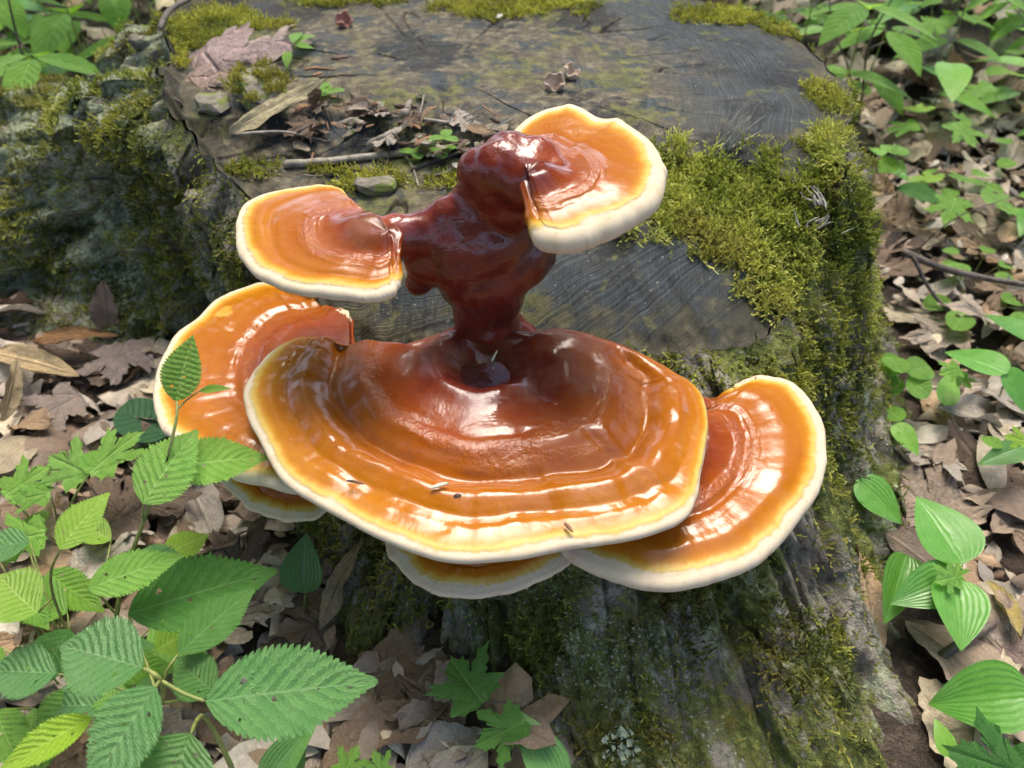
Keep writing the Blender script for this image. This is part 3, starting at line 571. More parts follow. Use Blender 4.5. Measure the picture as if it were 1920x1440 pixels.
MAPLE = [(0, .0), (-.03, .10), (.02, .20), (.0, .30), (.08, .33), (.10, .44), (.20, .42), (.24, .36), (.30, .31), (.34, .25), (.38, .31), (.46, .36), (.50, .46), (.60, .46), (.74, .58), (.72, .46), (.76, .38), (.66, .30), (.66, .22), (.56, .17), (.55, .12), (.64, .12), (.70, .20), (.76, .155), (.84, .17), (.84, .10), (.92, .06), (1.0, 0)]
def maple(rings=7, teeth=1, fold=.12, droop=-.25, cup=.3, seed=0, lobes=1.0, crumple=0.0, low=False, wide=1.0):
    pts = np.array(MAPLE); pts = np.concatenate([pts, (pts*np.array([1, -1]))[::-1][1:-1]])
    rs = np.random.default_rng(seed); n0 = len(pts)
    if low: pts = pts[::2]
    else:
        nx = np.roll(pts, -1, 0); mid = (pts+nx)/2; e = nx-pts; nn = np.stack([e[:, 1], -e[:, 0]], 1); mid = mid+nn*rs.uniform(-.16, .10, (len(pts), 1)); pts = np.stack([pts, mid], 1).reshape(-1, 2)
    c = np.array([.30, 0.0]); pts = c+(pts-c)*(1+.05*rs.normal(size=(len(pts), 1))); pts[:, 1] *= wide
    s = np.linspace(0, 1, rings)[:, None, None]; G = c+s*(pts-c)[None]; x, y = G[..., 0], G[..., 1]
    tips = [(1, 0), (.74, .58), (.74, -.58), (.12, .44), (.12, -.44)]; dv = np.full(x.shape, 9.0)
    for t in tips:
        t = np.array([t[0], t[1]*wide]); q_ = np.clip((x*t[0]+y*t[1])/(t@t), 0, 1); dv = np.minimum(dv, np.hypot(x-q_*t[0], y-q_*t[1]))
    Z = fold*np.minimum(dv, .22)+crumple*fbm(P3(x*3.2+seed*3.1, y*3.2, seed*.37), 300+seed, 3)*(.3+np.hypot(x-.3, y))
    V = P3(x, y, Z).reshape(-1, 3); V = bend_y(V, cup); V = bend_x(V, droop)
    return V, grid_faces(rings, len(pts), True), np.stack([x, y*.8+.5], -1).reshape(-1, 2), dv.ravel()
# ------------------------------------------------------------------ leaf materials: colour comes from the object
def green_mat(name, veins='pin', gloss=.38, tr=.42, holes=False, nv=9.0):
    m = NT(name); col = m.n('ShaderNodeObjectInfo').outputs['Color']; uv = m.uv(); sp = m.n('ShaderNodeSeparateXYZ', i_0=uv); u = sp.outputs[0]; v = sp.outputs[1]
    av = m.mth('ABSOLUTE', m.mth('MULTIPLY', m.mth('SUBTRACT', v, .5), 2.0)); p = m.obj()
    n1 = m.noise(p, 6, 4, .6); n2 = m.noise(p, 40, 4, .6)
    mid = m.rng(av, .0, .05, 1, 0)
    if veins == 'pin':
        ph = m.mth('FRACT', m.mth('SUBTRACT', m.mth('ADD', m.mth('MULTIPLY', u, nv), m.mth('MULTIPLY', n1, .6)), m.mth('MULTIPLY', av, nv*.26)))
        lat = m.rng(m.mth('ABSOLUTE', m.mth('SUBTRACT', ph, .5)), .0, .075, 1, 0); h = m.mth('ABSOLUTE', m.mth('SUBTRACT', ph, .5))
        fine = m.vor(m.mp(uv, (60, 30, 1)), 1, 'DISTANCE_TO_EDGE'); h = m.mth('ADD', m.mth('MULTIPLY', h, 1.3), m.mth('MULTIPLY', m.rng(fine, 0, .25), .22))
    elif veins == 'par':
        q_ = m.mth('ADD', m.mth('MULTIPLY', av, 5.0), m.mth('MULTIPLY', n1, .9)); ph = m.mth('FRACT', q_); lat = m.mth('MULTIPLY', m.rng(m.mth('ABSOLUTE', m.mth('SUBTRACT', ph, .5)), 0, .16, 1, 0), .6); h = m.mth('ABSOLUTE', m.mth('SUBTRACT', ph, .5))
    else:
        lat = m.rng(m.attr('vein'), .0, .016, 1, 0); mid = lat; fine = m.vor(p, 26, 'DISTANCE_TO_EDGE'); h = m.mth('ADD', m.rng(m.attr('vein'), 0, .05), m.mth('MULTIPLY', m.rng(fine, 0, .12), .3))
    c = m.mix(m.rng(n1, .35, .7, 0, .35), col, m.hsv(col, .48, .9, 1.35)); c = m.mix(m.rng(n2, .55, .8, 0, .3), c, m.hsv(col, .52, 1, .7))
    vk = m.mth('MAXIMUM', mid, m.mth('MULTIPLY', lat, .75)); c = m.mix(m.mth('MULTIPLY', vk, .2 if veins == 'par' else .45), c, m.hsv(col, .47, .75, 1.9))
    m.out(Base_Color=c, Roughness=m.rng(n2, .3, .7, gloss-.06, gloss+.14), Normal=m.bump(m.mth('ADD', h, m.mth('MULTIPLY', n2, .2)), .018 if veins != 'par' else .003, .5 if veins != 'par' else .25), **{'Specular_IOR_Level': .45})
    if holes:
        ho = m.vor(m.mp(uv, (7, 4, 1), (3.3, 1.2, 0)), 1); rnd = m.noise(m.mp(uv, (7, 4, 1)), .9, 1, .5)
        hk = m.mth('MULTIPLY', m.rng(m.mth('ADD', ho, m.mth('MULTIPLY', m.mth('SUBTRACT', n2, .5), .05)), .17, .18, 1, 0, False), m.rng(rnd, .53, .54, 0, 1, False))
        m.put(m.b.inputs['Alpha'], m.mth('SUBTRACT', 1.0, hk))
    m.translucent(m.hsv(c, .485, 1.1, 1.5), tr)
    if holes:
        mo_ = m.t.nodes['Material Output']; mx = m.n('ShaderNodeMixShader'); tb = m.n('ShaderNodeBsdfTransparent'); prev = mo_.inputs[0].links[0].from_socket
        m.put(mx.inputs[0], hk); m.t.links.new(prev, mx.inputs[1]); m.t.links.new(tb.outputs[0], mx.inputs[2]); m.t.links.new(mx.outputs[0], mo_.inputs[0]); m.b.inputs['Alpha'].links and m.t.links.remove(m.b.inputs['Alpha'].links[0])
    return m.m
GM = {'birch': green_mat('serrate_leaf', 'pin', .34, .38, True, 10), 'soft': green_mat('soft_leaf', 'pin', .5, .45, False, 8), 'lily': green_mat('glossy_leaf', 'par', .27, .34), 'maple': green_mat('lobed_leaf', 'mp', .5, .45)}
def dead_mat():
    m = NT('dead_leaf'); col = m.n('ShaderNodeObjectInfo').outputs['Color']; rnd = m.n('ShaderNodeObjectInfo').outputs['Random']; p = m.obj(); v = m.attr('vein')
    n1 = m.noise(p, 4, 5, .65); n2 = m.noise(p, 28, 5, .65)
    c = m.mix(m.rng(n1, .35, .65, 0, .6), col, m.hsv(col, .5, .85, .55)); c = m.mix(m.rng(n2, .52, .75, 0, .6), c, m.hsv(col, .5, .55, 1.6)); c = m.mix(m.rng(m.noise(p, 60, 3, .6), .62, .70, 0, .7), c, (.03, .02, .014))
    c = m.mix(m.rng(v, 0, .014, .4, 0), c, m.hsv(col, .5, .9, .5))
    m.out(Base_Color=c, Roughness=m.rng(n1, .3, .7, .45, .75), Normal=m.bump(m.mth('ADD', m.rng(v, 0, .03), m.mth('MULTIPLY', n2, .8)), .02, .5), **{'Specular_IOR_Level': .35}); return m.translucent(c, .15)
DEAD = dead_mat()
def stem_mat(name, a, b):
    m = NT(name); p = m.pos(); n = m.noise(m.mp(p, (1, 1, .4)), 160, 4, .6)
    return m.out(Base_Color=m.ramp(n, [(.3, a), (.7, b)]), Roughness=.6, Normal=m.bump(n, .0015, .6))
GSTEM = stem_mat('green_stem', (.10, .14, .03), (.24, .26, .07)); BSTEM = stem_mat('brown_twig', (.035, .026, .02), (.12, .095, .075)); PSTEM = stem_mat('pale_twig', (.10, .085, .065), (.30, .27, .22))
def leaf_me(kind, wr_=.5, seed=0, **k):
    if kind == 'maple':
        V, F, uv, dv = maple(seed=seed, **k); return mesh_np('leaf', V, F, {'vein': dv}, uv, True, [GM['maple']])
    mat = {'birch': 'birch', 'soft': 'soft', 'lily': 'lily', 'lance': 'soft', 'round': 'soft'}[kind]
    shape = {'soft': 'birch'}.get(kind, kind)
    kk = dict(teeth=26 if kind == 'birch' else 0, nveins=10 if kind == 'birch' else 8, ripple=.003 if kind in ('birch', 'soft') else .003); kk.update(k)
    V, F, uv = blade(shape, wr_, seed=seed, **kk); return mesh_np('leaf', V, F, None, uv, True, [GM[mat]])
def frame(base, tip, nh):
    x = np.asarray(tip, float)-np.asarray(base, float); L = np.linalg.norm(x); x = x/L; nh = np.asarray(nh, float); z = nh-x*(nh@x); z = z/np.linalg.norm(z); y = np.cross(z, x)
    M = Matrix.Identity(4)
    for i in range(3): M[i][0], M[i][1], M[i][2], M[i][3] = x[i]*L, y[i]*L, z[i]*L, float(base[i])
    return M, L
def put_leaf(parent, kind, bp, tp, wpx=None, col=(.08, .2, .02), nh=(0, -.35, 1), seed=0, wr_=None, name='leaf', **k):
    """bp, tp: world points; wpx: width in photo pixels"""
    M, L = frame(bp, tp, nh)
    if kind != 'maple':
        if wr_ is None:
            d = float(np.dot((np.asarray(bp)+np.asarray(tp))/2-CAM, FW)); wr_ = wpx*d/FPX/L*1.08
        me = leaf_me(kind, wr_, seed, **k)
    else: me = leaf_me('maple', seed=seed, **k)
    o = obj(name, me, parent, color=col)
    o.matrix_world = M if parent is None else M
    if parent is not None: o.matrix_parent_inverse = Matrix.Translation(parent.location).inverted()
    return o
def twig(parent, pts, r0, r1, mat, name='stem', wob=.12, nseg=7, sub=5):
    return wchild(name, tube_mesh(name, pts, np.linspace(r0, r1, len(pts)), mat, nseg, sub, wob, len(pts)), parent)
# ------------------------------------------------------------------ green plants traced in the foreground
YG = (.235, .43, .05); MG = (.145, .33, .04); DG = (.07, .21, .04); CG = (.115, .285, .085); LG = (.175, .38, .06)
def plant(name, label, root, leaves, stems=(), mat=None, group=None, cat='plant'):
    """leaves: (kind, base px, base z, tip px, tip z, width px, colour, options)"""
    gp = np.array([root[0], root[1], float(gz(root[0], root[1]))])
    t = thing(name, label, cat, gp, group)
    for i, (kind, b, zb, e, ze, wp, col, op) in enumerate(leaves):
        put_leaf(t, kind, at_z(*b, zb), at_z(*e, ze), wp, col, seed=i+1, **op)
    for s in stems:
        pts = [gp+np.array([0, 0, -.01]) if p == 'r' else at_z(*p) for p in s[0]]; twig(t, pts, s[1], s[2], mat or GSTEM)
    return t
def rt(px, py): p = at_z(px, py, 0); return p[:2]
B = 'birch'
plant('sapling', 'upright bright green sapling whose small pleated top leaf stands before the chipped shelf', rt(190, 1330), [
    (B, (330, 752), .215, (357, 628), .245, 70, (.13, .30, .05), dict(nh=(.1, -.9, .55), fold=.25, teeth=22, nveins=13, ripple=.03)),
    ('lance', (372, 734), .215, (430, 724), .22, 16, MG, dict(fold=.5)),
    (B, (305, 880), .185, (503, 842), .185, 98, LG, dict(nh=(0, -.25, 1), droop=-.35)),
    (B, (268, 945), .180, (358, 798), .205, 125, LG, dict(nh=(-.2, -.5, 1), fold=.05)),
    (B, (165, 1105), .150, (338, 1033), .155, 80, LG, dict()),
    (B, (112, 1030), .15, (196, 916), .165, 80, YG, dict(nh=(-.2, -.5, 1))),
    (B, (70, 1150), .14, (-20, 1070), .14, 100, YG, dict())],
    [(['r', (222, 1130, .10), (268, 980, .16), (305, 890, .185), (330, 790, .21), (331, 750, .216)], .0016, .0007), ([(331, 770, .212), (350, 750, .214), (374, 733, .215)], .0006, .0004),
     ([(268, 980, .16), (268, 945, .18)], .0008, .0005), ([(215, 1150, .095), (190, 1120, .13), (165, 1105, .15)], .0009, .0006), (['r', (100, 1120, .1), (112, 1030, .15)], .0011, .0007), ([(100, 1120, .1), (70, 1150, .14)], .0008, .0006)])
plant('sapling', 'spreading sapling with large toothed insect-bitten leaves beside the stump foot', rt(235, 1370), [
    (B, (385, 1315), .150, (712, 1272), .140, 160, CG, dict(droop=-.22, fold=.12)),
    (B, (240, 1152), .125, (522, 1060), .115, 135, DG, dict(droop=-.2)),
    (B, (335, 1226), .135, (477, 1090), .135, 84, (.085, .22, .05), dict(fold=.1)),
    (B, (268, 1252), .160, (88, 1200), .150, 140, CG, dict(nh=(-.1, -.25, 1))),
    (B, (292, 1288), .165, (148, 1490), .15, 130, CG, dict(fold=.1)),
    (B, (358, 1375), .150, (300, 1530), .13, 150, (.09, .25, .05), dict()),
    (B, (402, 1300), .125, (318, 1228), .125, 85, (.075, .20, .045), dict()),
    (B, (105, 1262), .115, (-40, 1255), .11, 95, CG, dict()),
    (B, (172, 1345), .13, (-20, 1448), .13, 66, (.26, .46, .03), dict(fold=.3)),
    (B, (150, 1300), .08, (60, 1400), .07, 90, MG, dict()),
    (B, (130, 1180), .09, (60, 1290), .085, 90, DG, dict())],
    [(['r', (300, 1320, .10), (300, 1275, .158), (268, 1252, .16)], .0018, .0009), ([(300, 1275, .158), (345, 1300, .152), (385, 1315, .150)], .001, .0008), ([(300, 1275, .158), (292, 1288, .165)], .001, .0008),
     ([(300, 1320, .10), (312, 1262, .13), (335, 1226, .135)], .001, .0007), ([(300, 1320, .10), (270, 1230, .11), (240, 1152, .125)], .001, .0007), ([(440, 1450, .06), (385, 1345, .11), (358, 1375, .15)], .0016, .0009), ([(300, 1320, .1), (220, 1290, .11), (105, 1262, .115)], .001, .0006), ([(300, 1320, .1), (172, 1345, .13)], .001, .0006),
     ([(300, 1320, .1), (360, 1310, .12), (402, 1300, .125)], .001, .0006)])
rf = np.random.default_rng(55); extra = []
for i in range(26):
    x, y = rf.uniform(-20, 330), rf.uniform(985, 1450); a = rf.uniform(0, 6.28); L = rf.uniform(85, 150); z = rf.uniform(.035, .10)
    extra.append((B, (x, y), z, (x+L*math.cos(a), y+L*.75*math.sin(a)), z-.006, L*rf.uniform(.42, .6), [LG, MG, CG, YG, MG][i % 5], dict(fold=rf.uniform(.05, .3), droop=-rf.uniform(.1, .5))))
plant('sapling', 'dense low toothed-leaf undergrowth beneath the two taller saplings', rt(150, 1330), extra, [(['r', (e_[1][0]*.6+60, e_[1][1]*.6+530, e_[2]*.6), (*e_[1], e_[2])], .0009, .0006) for e_ in extra])
M = 'maple'
mo = dict(cup=.25, droop=-.2)
plant('maple_seedling', 'low pale green lobed seedling in the litter left of the toothed saplings', rt(110, 1010), [
    (M, (168, 888), .075, (266, 800), .08, 0, LG, dict(mo, wide=.75)), (M, (165, 890), .07, (84, 850), .07, 0, LG, dict(mo, wide=.9)), (M, (10, 930), .06, (95, 868), .065, 0, LG, dict(mo)), (M, (95, 925), .06, (10, 940), .06, 0, LG, dict(mo, wide=.7)),
    (M, (85, 1000), .07, (-20, 1020), .07, 0, LG, dict(mo, wide=1.0))],
    [(['r', (130, 950, .05), (168, 888, .075)], .0009, .0006), ([(130, 950, .05), (165, 890, .07)], .0008, .0006), (['r', (95, 925, .06)], .0009, .0006), (['r', (10, 930, .06)], .0008, .0005), (['r', (85, 1000, .07)], .0008, .0005)])
plant('maple_seedling', 'small green maple seedling in the dark hollow at the stump foot', rt(980, 1390), [
    (M, (905, 1318), .05, (838, 1228), .045, 0, (.09, .25, .04), dict(cup=.2, droop=-.2, wide=1.05, seed=4) if False else dict(cup=.2, droop=-.2, wide=1.1)),
    (M, (985, 1352), .05, (888, 1400), .045, 0, (.095, .255, .04), dict(cup=.2, droop=-.2, wide=1.0))],
    [(['r', (975, 1325, .035), (905, 1318, .05)], .0007, .0005), (['r', (985, 1352, .05)], .0007, .0005)], BSTEM)
plant('lily_seedling', 'single narrow glossy leaf growing beside the maple seedling at the stump foot', rt(1040, 1470), [('lily', (1052, 1475), .03, (972, 1330), .055, 75, (.12, .30, .07), dict(fold=.2, droop=-.4))])
plant('lily_seedling', 'pair of pale folded lance leaves beside the big toothed leaf', rt(520, 1460), [('lily', (498, 1470), .03, (590, 1342), .07, 62, (.11, .26, .06), dict(fold=.45)), ('lily', (535, 1475), .02, (560, 1350), .06, 60, (.08, .2, .05), dict(fold=.3))])
plant('maple_seedling', 'tiny toothed green seedling at the foot of the lance leaves', rt(650, 1450), [(M, (640, 1460), .03, (672, 1395), .035, 0, LG, dict(mo)), (M, (720, 1460), .03, (700, 1405), .035, 0, LG, dict(mo))])
plant('ground_plant', 'dark three-cornered green leaf on a thin stalk under the main shelf', rt(560, 1150), [('lily', (572, 1112), .03, (565, 1000), .06, 90, (.055, .14, .04), dict(fold=.25, nh=(-.4, -.3, 1)))], [(['r', (572, 1112, .03)], .0006, .0005)])
plant('ground_plant', 'dark round bluish-green leaf in the litter beside the chipped shelf', rt(280, 860), [('round', (312, 818), .03, (212, 752), .035, 78, (.05, .15, .06), dict(fold=.1, ripple=.0))], [(['r', (312, 818, .03)], .0006, .0005)])
lk = dict(fold=.22, droop=-.35)
plant('lily_seedling', 'twin glossy parallel-veined leaves with a toothed sprig between them, near the stump foot', rt(1790, 1110), [
    ('lily', (1806, 1058), .06, (1728, 918), .075, 112, (.10, .30, .045), dict(lk)), ('lily', (1800, 1080), .055, (1678, 1128), .05, 82, (.085, .25, .045), dict(lk)), ('lily', (1790, 1085), .055, (1814, 1214), .05, 100, (.11, .32, .045), dict(lk)),
    ('lily', (1700, 1040), .05, (1666, 1168), .035, 70, (.08, .24, .03), dict(fold=.6)), (M, (1795, 1080), .06, (1755, 1090), .065, 0, LG, dict(mo)), (M, (1790, 1085), .06, (1800, 1050), .065, 0, LG, dict(mo))],
    [(['r', (1806, 1058, .06)], .001, .0007), (['r', (1800, 1080, .055)], .0009, .0006), (['r', (1790, 1085, .055)], .0009, .0006)])
plant('lily_seedling', 'large glossy heart-shaped leaf close to the ground beside the stump foot', rt(1920, 1330), [('lily', (1935, 1300), .05, (1738, 1318), .03, 118, (.095, .29, .04), dict(fold=.3, droop=-.5)), ('lily', (1780, 1420), .02, (1758, 1345), .03, 38, MG, dict(lk))], [(['r', (1935, 1300, .05)], .0012, .0008)])
plant('maple_seedling', 'dark green lobed maple leaf low at the corner of the litter', rt(1930, 1440), [(M, (1960, 1470), .05, (1770, 1400), .045, 0, (.045, .16, .03), dict(cup=.3, droop=-.25))], [(['r', (1960, 1470, .05)], .001, .0007)])
plant('lily_seedling', 'broad glossy leaf leaning out from the mossy stump side', rt(1620, 930), [('lily', (1606, 900), .055, (1700, 978), .045, 68, (.10, .29, .04), dict(lk))], [(['r', (1606, 900, .055)], .0009, .0006)])
plant('lily_seedling', 'small oval glossy leaf against the stump side below the heart-leaved cluster', rt(1690, 830), [('lily', (1676, 795), .04, (1728, 850), .035, 42, MG, dict(lk)), ('round', (1690, 790), .03, (1660, 760), .03, 40, MG, dict())])
plant('ground_plant', 'cluster of rounded heart-shaped green leaves beside the stump root', rt(1700, 730), [('round', (1690, 690), .05, (1642, 680), .05, 50, LG, dict()), ('round', (1700, 700), .055, (1752, 680), .05, 50, MG, dict()), ('round', (1700, 710), .05, (1748, 738), .045, 52, LG, dict()), ('round', (1690, 712), .04, (1650, 732), .04, 40, MG, dict()), ('round', (1690, 700), .06, (1670, 662), .06, 45, MG, dict())],
      [(['r', (1695, 702, .05)], .0008, .0006)])
plant('lily_seedling', 'two long arching glossy leaves above the heart-leaved cluster', rt(1880, 740), [('lily', (1890, 700), .08, (1772, 645), .075, 60, (.10, .31, .04), dict(lk)), ('lily', (1885, 690), .08, (1930, 770), .06, 50, (.09, .28, .04), dict(lk)), ('lily', (1770, 760), .03, (1790, 690), .04, 40, MG, dict(lk)), (M, (1800, 690), .07, (1762, 700), .07, 0, LG, dict(mo)), (M, (1795, 700), .06, (1822, 728), .06, 0, LG, dict(mo))],
      [(['r', (1890, 700, .08)], .0009, .0006)])
plant('ground_plant', 'bright toothed sprig over a dark oval leaf in the litter', rt(1900, 870), [('lily', (1930, 835), .05, (1840, 866), .045, 45, DG, dict(lk)), (M, (1935, 830), .07, (1882, 815), .07, 0, YG, dict(mo)), ('soft', (1880, 840), .05, (1838, 815), .05, 26, LG, dict())])
plant('ground_plant', 'single pointed dark green leaf above the brown litter', rt(1690, 390), [('soft', (1682, 352), .06, (1788, 374), .055, 40, DG, dict(fold=.2))], [(['r', (1682, 352, .06)], .0009, .0006)])
plant('seedling', 'light green seedling with small paired leaves beside the stump corner', rt(1665, 330), [('soft', (1680, 290), .10, (1655, 262), .10, 34, LG, dict()), ('soft', (1680, 290), .10, (1705, 270), .10, 30, MG, dict()), ('soft', (1680, 300), .09, (1650, 320), .085, 40, MG, dict()), ('soft', (1682, 310), .085, (1704, 318), .08, 30, LG, dict())], [(['r', (1680, 290, .1)], .0009, .0005)])
# seedling rooted on the stump itself
p0 = at_z(540, 135, .235)
sd = thing('seedling', 'small green seedling with narrow leaves rooted among moss on the stump top', 'plant', p0)
for (b, e, z, wpx) in [((552, 80), (592, 52), .262, 26), ((552, 84), (590, 86), .262, 16), ((545, 92), (508, 94), .26, 18), ((540, 95), (536, 122), .26, 18), ((550, 80), (560, 42), .265, 22)]:
    put_leaf(sd, 'soft', at_z(*b, z), at_z(*e, z-.003), wpx, LG, seed=3)
twig(sd, [p0, at_z(545, 100, .255), at_z(552, 82, .263)], .0007, .0005, GSTEM)
# ------------------------------------------------------------------ understorey: prototypes and copies
def proto(kind, seed):
    r = np.random.default_rng(seed); t = thing('understorey_plant', None, None)
    def lf(k, b, e, wr_, col, nh=(0, 0, 1), **kw):
        put_leaf(t, k, np.array(b), np.array(e), None, col, nh, seed, wr_=wr_, **kw)
    if kind == 'opposite':
        h = .13+.07*r.random(); twig(t, [(0, 0, -.02), (.004, .003, h*.5), (0, 0, h)], .0013, .0007, GSTEM); n = 0
        for lv, z in enumerate((h*.55, h)):
            for q_ in range(4 if lv else 2):
                a = q_*6.283/(4 if lv else 2)+lv*.8+r.normal()*.2; L = .055+.03*r.random(); u = np.array([math.cos(a), math.sin(a), 0]); b = np.array([0, 0, z])+u*.006
                lf('soft', b, b+u*L+np.array([0, 0, -.012]), .42+.1*r.random(), [LG, MG, (.12, .29, .04)][q_ % 3], droop=-.35)
    elif kind == 'maple':
        n = 3+int(r.integers(0, 2)); h = .09+.05*r.random()
        for q_ in range(n):
            a = q_*6.283/n+r.normal()*.3; L = .055+.025*r.random(); u = np.array([math.cos(a), math.sin(a), 0]); b = np.array([0, 0, h])+u*.035+np.array([0, 0, r.normal()*.01])
            lf('maple', b, b+u*L+np.array([0, 0, -.01]), None, [LG, MG, YG][q_ % 3], cup=.3, droop=-.3, rings=5); twig(t, [(0, 0, h*.5), tuple(b)], .0006, .0005, GSTEM)
        twig(t, [(0, 0, -.02), (0, 0, h*.5)], .001, .0008, BSTEM)
    elif kind == 'lily':
        for q_ in range(2+int(r.integers(0, 2))):
            a = q_*2.4+r.normal()*.4; L = .065+.03*r.random(); u = np.array([math.cos(a), math.sin(a), 0]); b = np.array([0, 0, .05+.02*q_])
            lf('lily', b, b+u*L, .5, [MG, (.09, .27, .04), LG][q_ % 3], droop=-.4, fold=.2)
        twig(t, [(0, 0, -.02), (0, 0, .07)], .001, .0007, GSTEM)
    elif kind == 'round':
        for q_ in range(5):
            a = q_*1.257+r.normal()*.3; u = np.array([math.cos(a), math.sin(a), 0]); R = .03+.02*r.random(); b = u*R+np.array([0, 0, .035+.02*r.random()]); lf('round', b, b+u*(.03+.01*r.random()), .95, [LG, MG][q_ % 2], ripple=0.0)
            twig(t, [(0, 0, -.01), tuple(b)], .0005, .0004, GSTEM)
    return t
KINDS = {'opposite': ('leafy green understorey seedling with pointed paired leaves', 'pointed-leaved seedlings'), 'maple': ('maple seedling with lobed green leaves', 'maple seedlings'), 'lily': ('low glossy broad-leaved woodland seedling', 'glossy seedlings'), 'round': ('low clump of small rounded green leaves', 'round-leaved clumps')}
PROTO = {k: [proto(k, 500+i*7+len(k)) for i in range(3)] for k in KINDS}
USED = set()
def copy_plant(src, loc, rz, sc):
    if src.name not in USED: USED.add(src.name); c = src
    else:
        c = src.copy(); COL.objects.link(c)
        for ch in src.children:
            d = ch.copy(); COL.objects.link(d); d.parent = c; d.matrix_parent_inverse = ch.matrix_parent_inverse.copy()
    c.location = loc; c.rotation_euler = (0, 0, rz); c.scale = (sc,)*3; return c
from math import pi
def in_foot(x, y, mar=0.0):
    fx, fy = foot[::10, 0], foot[::10, 1]; fx2, fy2 = np.roll(fx, -1), np.roll(fy, -1)
    c = ((fy > y) != (fy2 > y)) & (x < (fx2-fx)*(y-fy)/(fy2-fy+1e-12)+fx); ins = c.sum() % 2 == 1
    if ins: return True
    return mar > 0 and np.min(np.hypot(fx-x, fy-y)) < mar
def px_of(p):
    q_ = np.asarray(p)-CAM; d = q_@FW; return 960+FPX*(q_@RT)/d, 720-FPX*(q_@UP)/d
rs = np.random.default_rng(21); spots = []
def scatter(n, xr, yr, kinds, sc, dmin=.06):
    k = 0; tries = 0
    while k < n and tries < n*60:
        tries += 1; x = rs.uniform(*xr); y = rs.uniform(*yr)
        if in_foot(x, y, .05) or any((x-a)**2+(y-b)**2 < dmin**2 for a, b in spots): continue
        X, Y = px_of((x, y, .06))
        if not (-160 < X < 2080 and -420 < Y < 1100): continue
        kd = kinds[rs.integers(0, len(kinds))]; spots.append((x, y)); k += 1
        c = copy_plant(PROTO[kd][rs.integers(0, 3)], (x, y, float(gz(x, y))), rs.uniform(0, 6.28), rs.uniform(*sc)); zn = 'behind the root buttress' if x < -.42 else 'behind the stump' if x < .42 else 'in the litter beyond the stump corner' if y > 1.1 else 'in the litter beside the stump'; sz = 'small' if c.scale[0] < sc[0]+.33*(sc[1]-sc[0]) else 'middle-sized' if c.scale[0] < sc[0]+.67*(sc[1]-sc[0]) else 'large'; tag(c, sz+' '+KINDS[kd][0]+' '+zn, 'plant', sz+' '+KINDS[kd][1]+' '+zn)
scatter(84, (-1.9, -.45), (.95, 2.4), ['opposite', 'opposite', 'lily', 'maple'], (.9, 1.45), .07)
scatter(9, (-.85, -.50), (.93, 1.2), ['opposite', 'lily'], (1.0, 1.3), .09)
scatter(30, (-.4, .5), (1.2, 2.6), ['opposite', 'maple', 'round'], (.9, 1.3), .08)
scatter(100, (.40, 2.1), (1.05, 2.6), ['maple', 'opposite', 'round', 'lily', 'maple'], (.8, 1.25), .08)
scatter(26, (.45, 1.5), (.55, 1.1), ['maple', 'round', 'round', 'lily'], (.55, .85), .08)
for k in PROTO:
    for o in PROTO[k]:
        if o.name not in USED:
            for ch in list(o.children): bpy.data.objects.remove(ch)
            bpy.data.objects.remove(o)
# fern fronds beyond the stump
def fern(name, label, root, az, L, seed):
    t = thing(name, label, 'fern', root); n = 15; r = np.random.default_rng(seed); u = np.array([math.cos(az), math.sin(az), 0]); w_ = np.array([-u[1], u[0], 0]); root = np.array(root)
    P_ = [root+u*L*s+np.array([0, 0, .14*math.sin(s*2.4)+.02]) for s in np.linspace(0, 1, 6)]; twig(t, P_, .0014, .0006, GSTEM)
    C_ = crom(np.array(P_), 40, False)
    for i in range(n):
        s = .12+.86*i/n; p = C_[int(s*39)]; ll = .075*math.sin(math.pi*min(1, .25+s*.8))*L/.35
        for sg in (-1, 1): put_leaf(t, 'birch', p, p+(w_*sg+u*.35)*ll+np.array([0, 0, -.008]), None, (.20, .42, .06), (0, 0, 1), 3, wr_=.26, name='leaflet', teeth=10, rows=21, cols=5)
a_ = at_z(1960, 130, 0); fern('fern', 'feathery light green fern frond arching above the litter', (a_[0], a_[1], 0), 2.5, .42, 1)
a_ = at_z(1860, 120, 0); fern('fern', 'second smaller fern frond crossing the first', (a_[0]+.1, a_[1]+.25, 0), 2.9, .34, 2)
# woody shrubs: bare twigs
def shrub(label, root, branches, r):
    t = thing('twiggy_shrub', label, 'shrub', root)
    for i, b in enumerate(branches): twig(t, b, r*(1 if i == 0 else .6), r*.35, BSTEM, 'branch', .15)
    return t
def yy(l, Y): return [tuple(at_y(a, b, Y+c)) for a, b, c in l]
r0 = at_z(100, 285, 0.0); Y0 = r0[1]
shrub('thin dark forked shrub stems rising among pale green leaves beside the root buttress', r0, [[tuple(r0-np.array([0, 0, .02]))]+yy([(80, 215, 0), (45, 110, 0), (25, 40, 0), (10, -30, 0)], Y0), yy([(85, 235, 0), (60, 180, .01), (0, 150, .03)], Y0), yy([(95, 265, 0), (92, 180, -.01), (70, 120, -.02), (10, 45, -.03)], Y0)], .0028)
r0 = at_z(1612, 260, 0.0); Y0 = r0[1]
shrub('slender grey-brown twigs rising behind the stump corner', r0, [[tuple(r0-np.array([0, 0, .02]))]+yy([(1618, 165, 0), (1630, 80, 0), (1672, 0, 0), (1700, -40, 0)], Y0), yy([(1598, 160, .0), (1585, 110, 0), (1560, 50, 0), (1555, -20, 0)], Y0), yy([(1620, 190, 0), (1670, 175, .01), (1715, 148, .02)], Y0), yy([(1630, 90, 0), (1680, 70, .02), (1700, 50, .03)], Y0)], .0022)
r0 = at_z(1640, 400, 0.0); Y0 = r0[1]
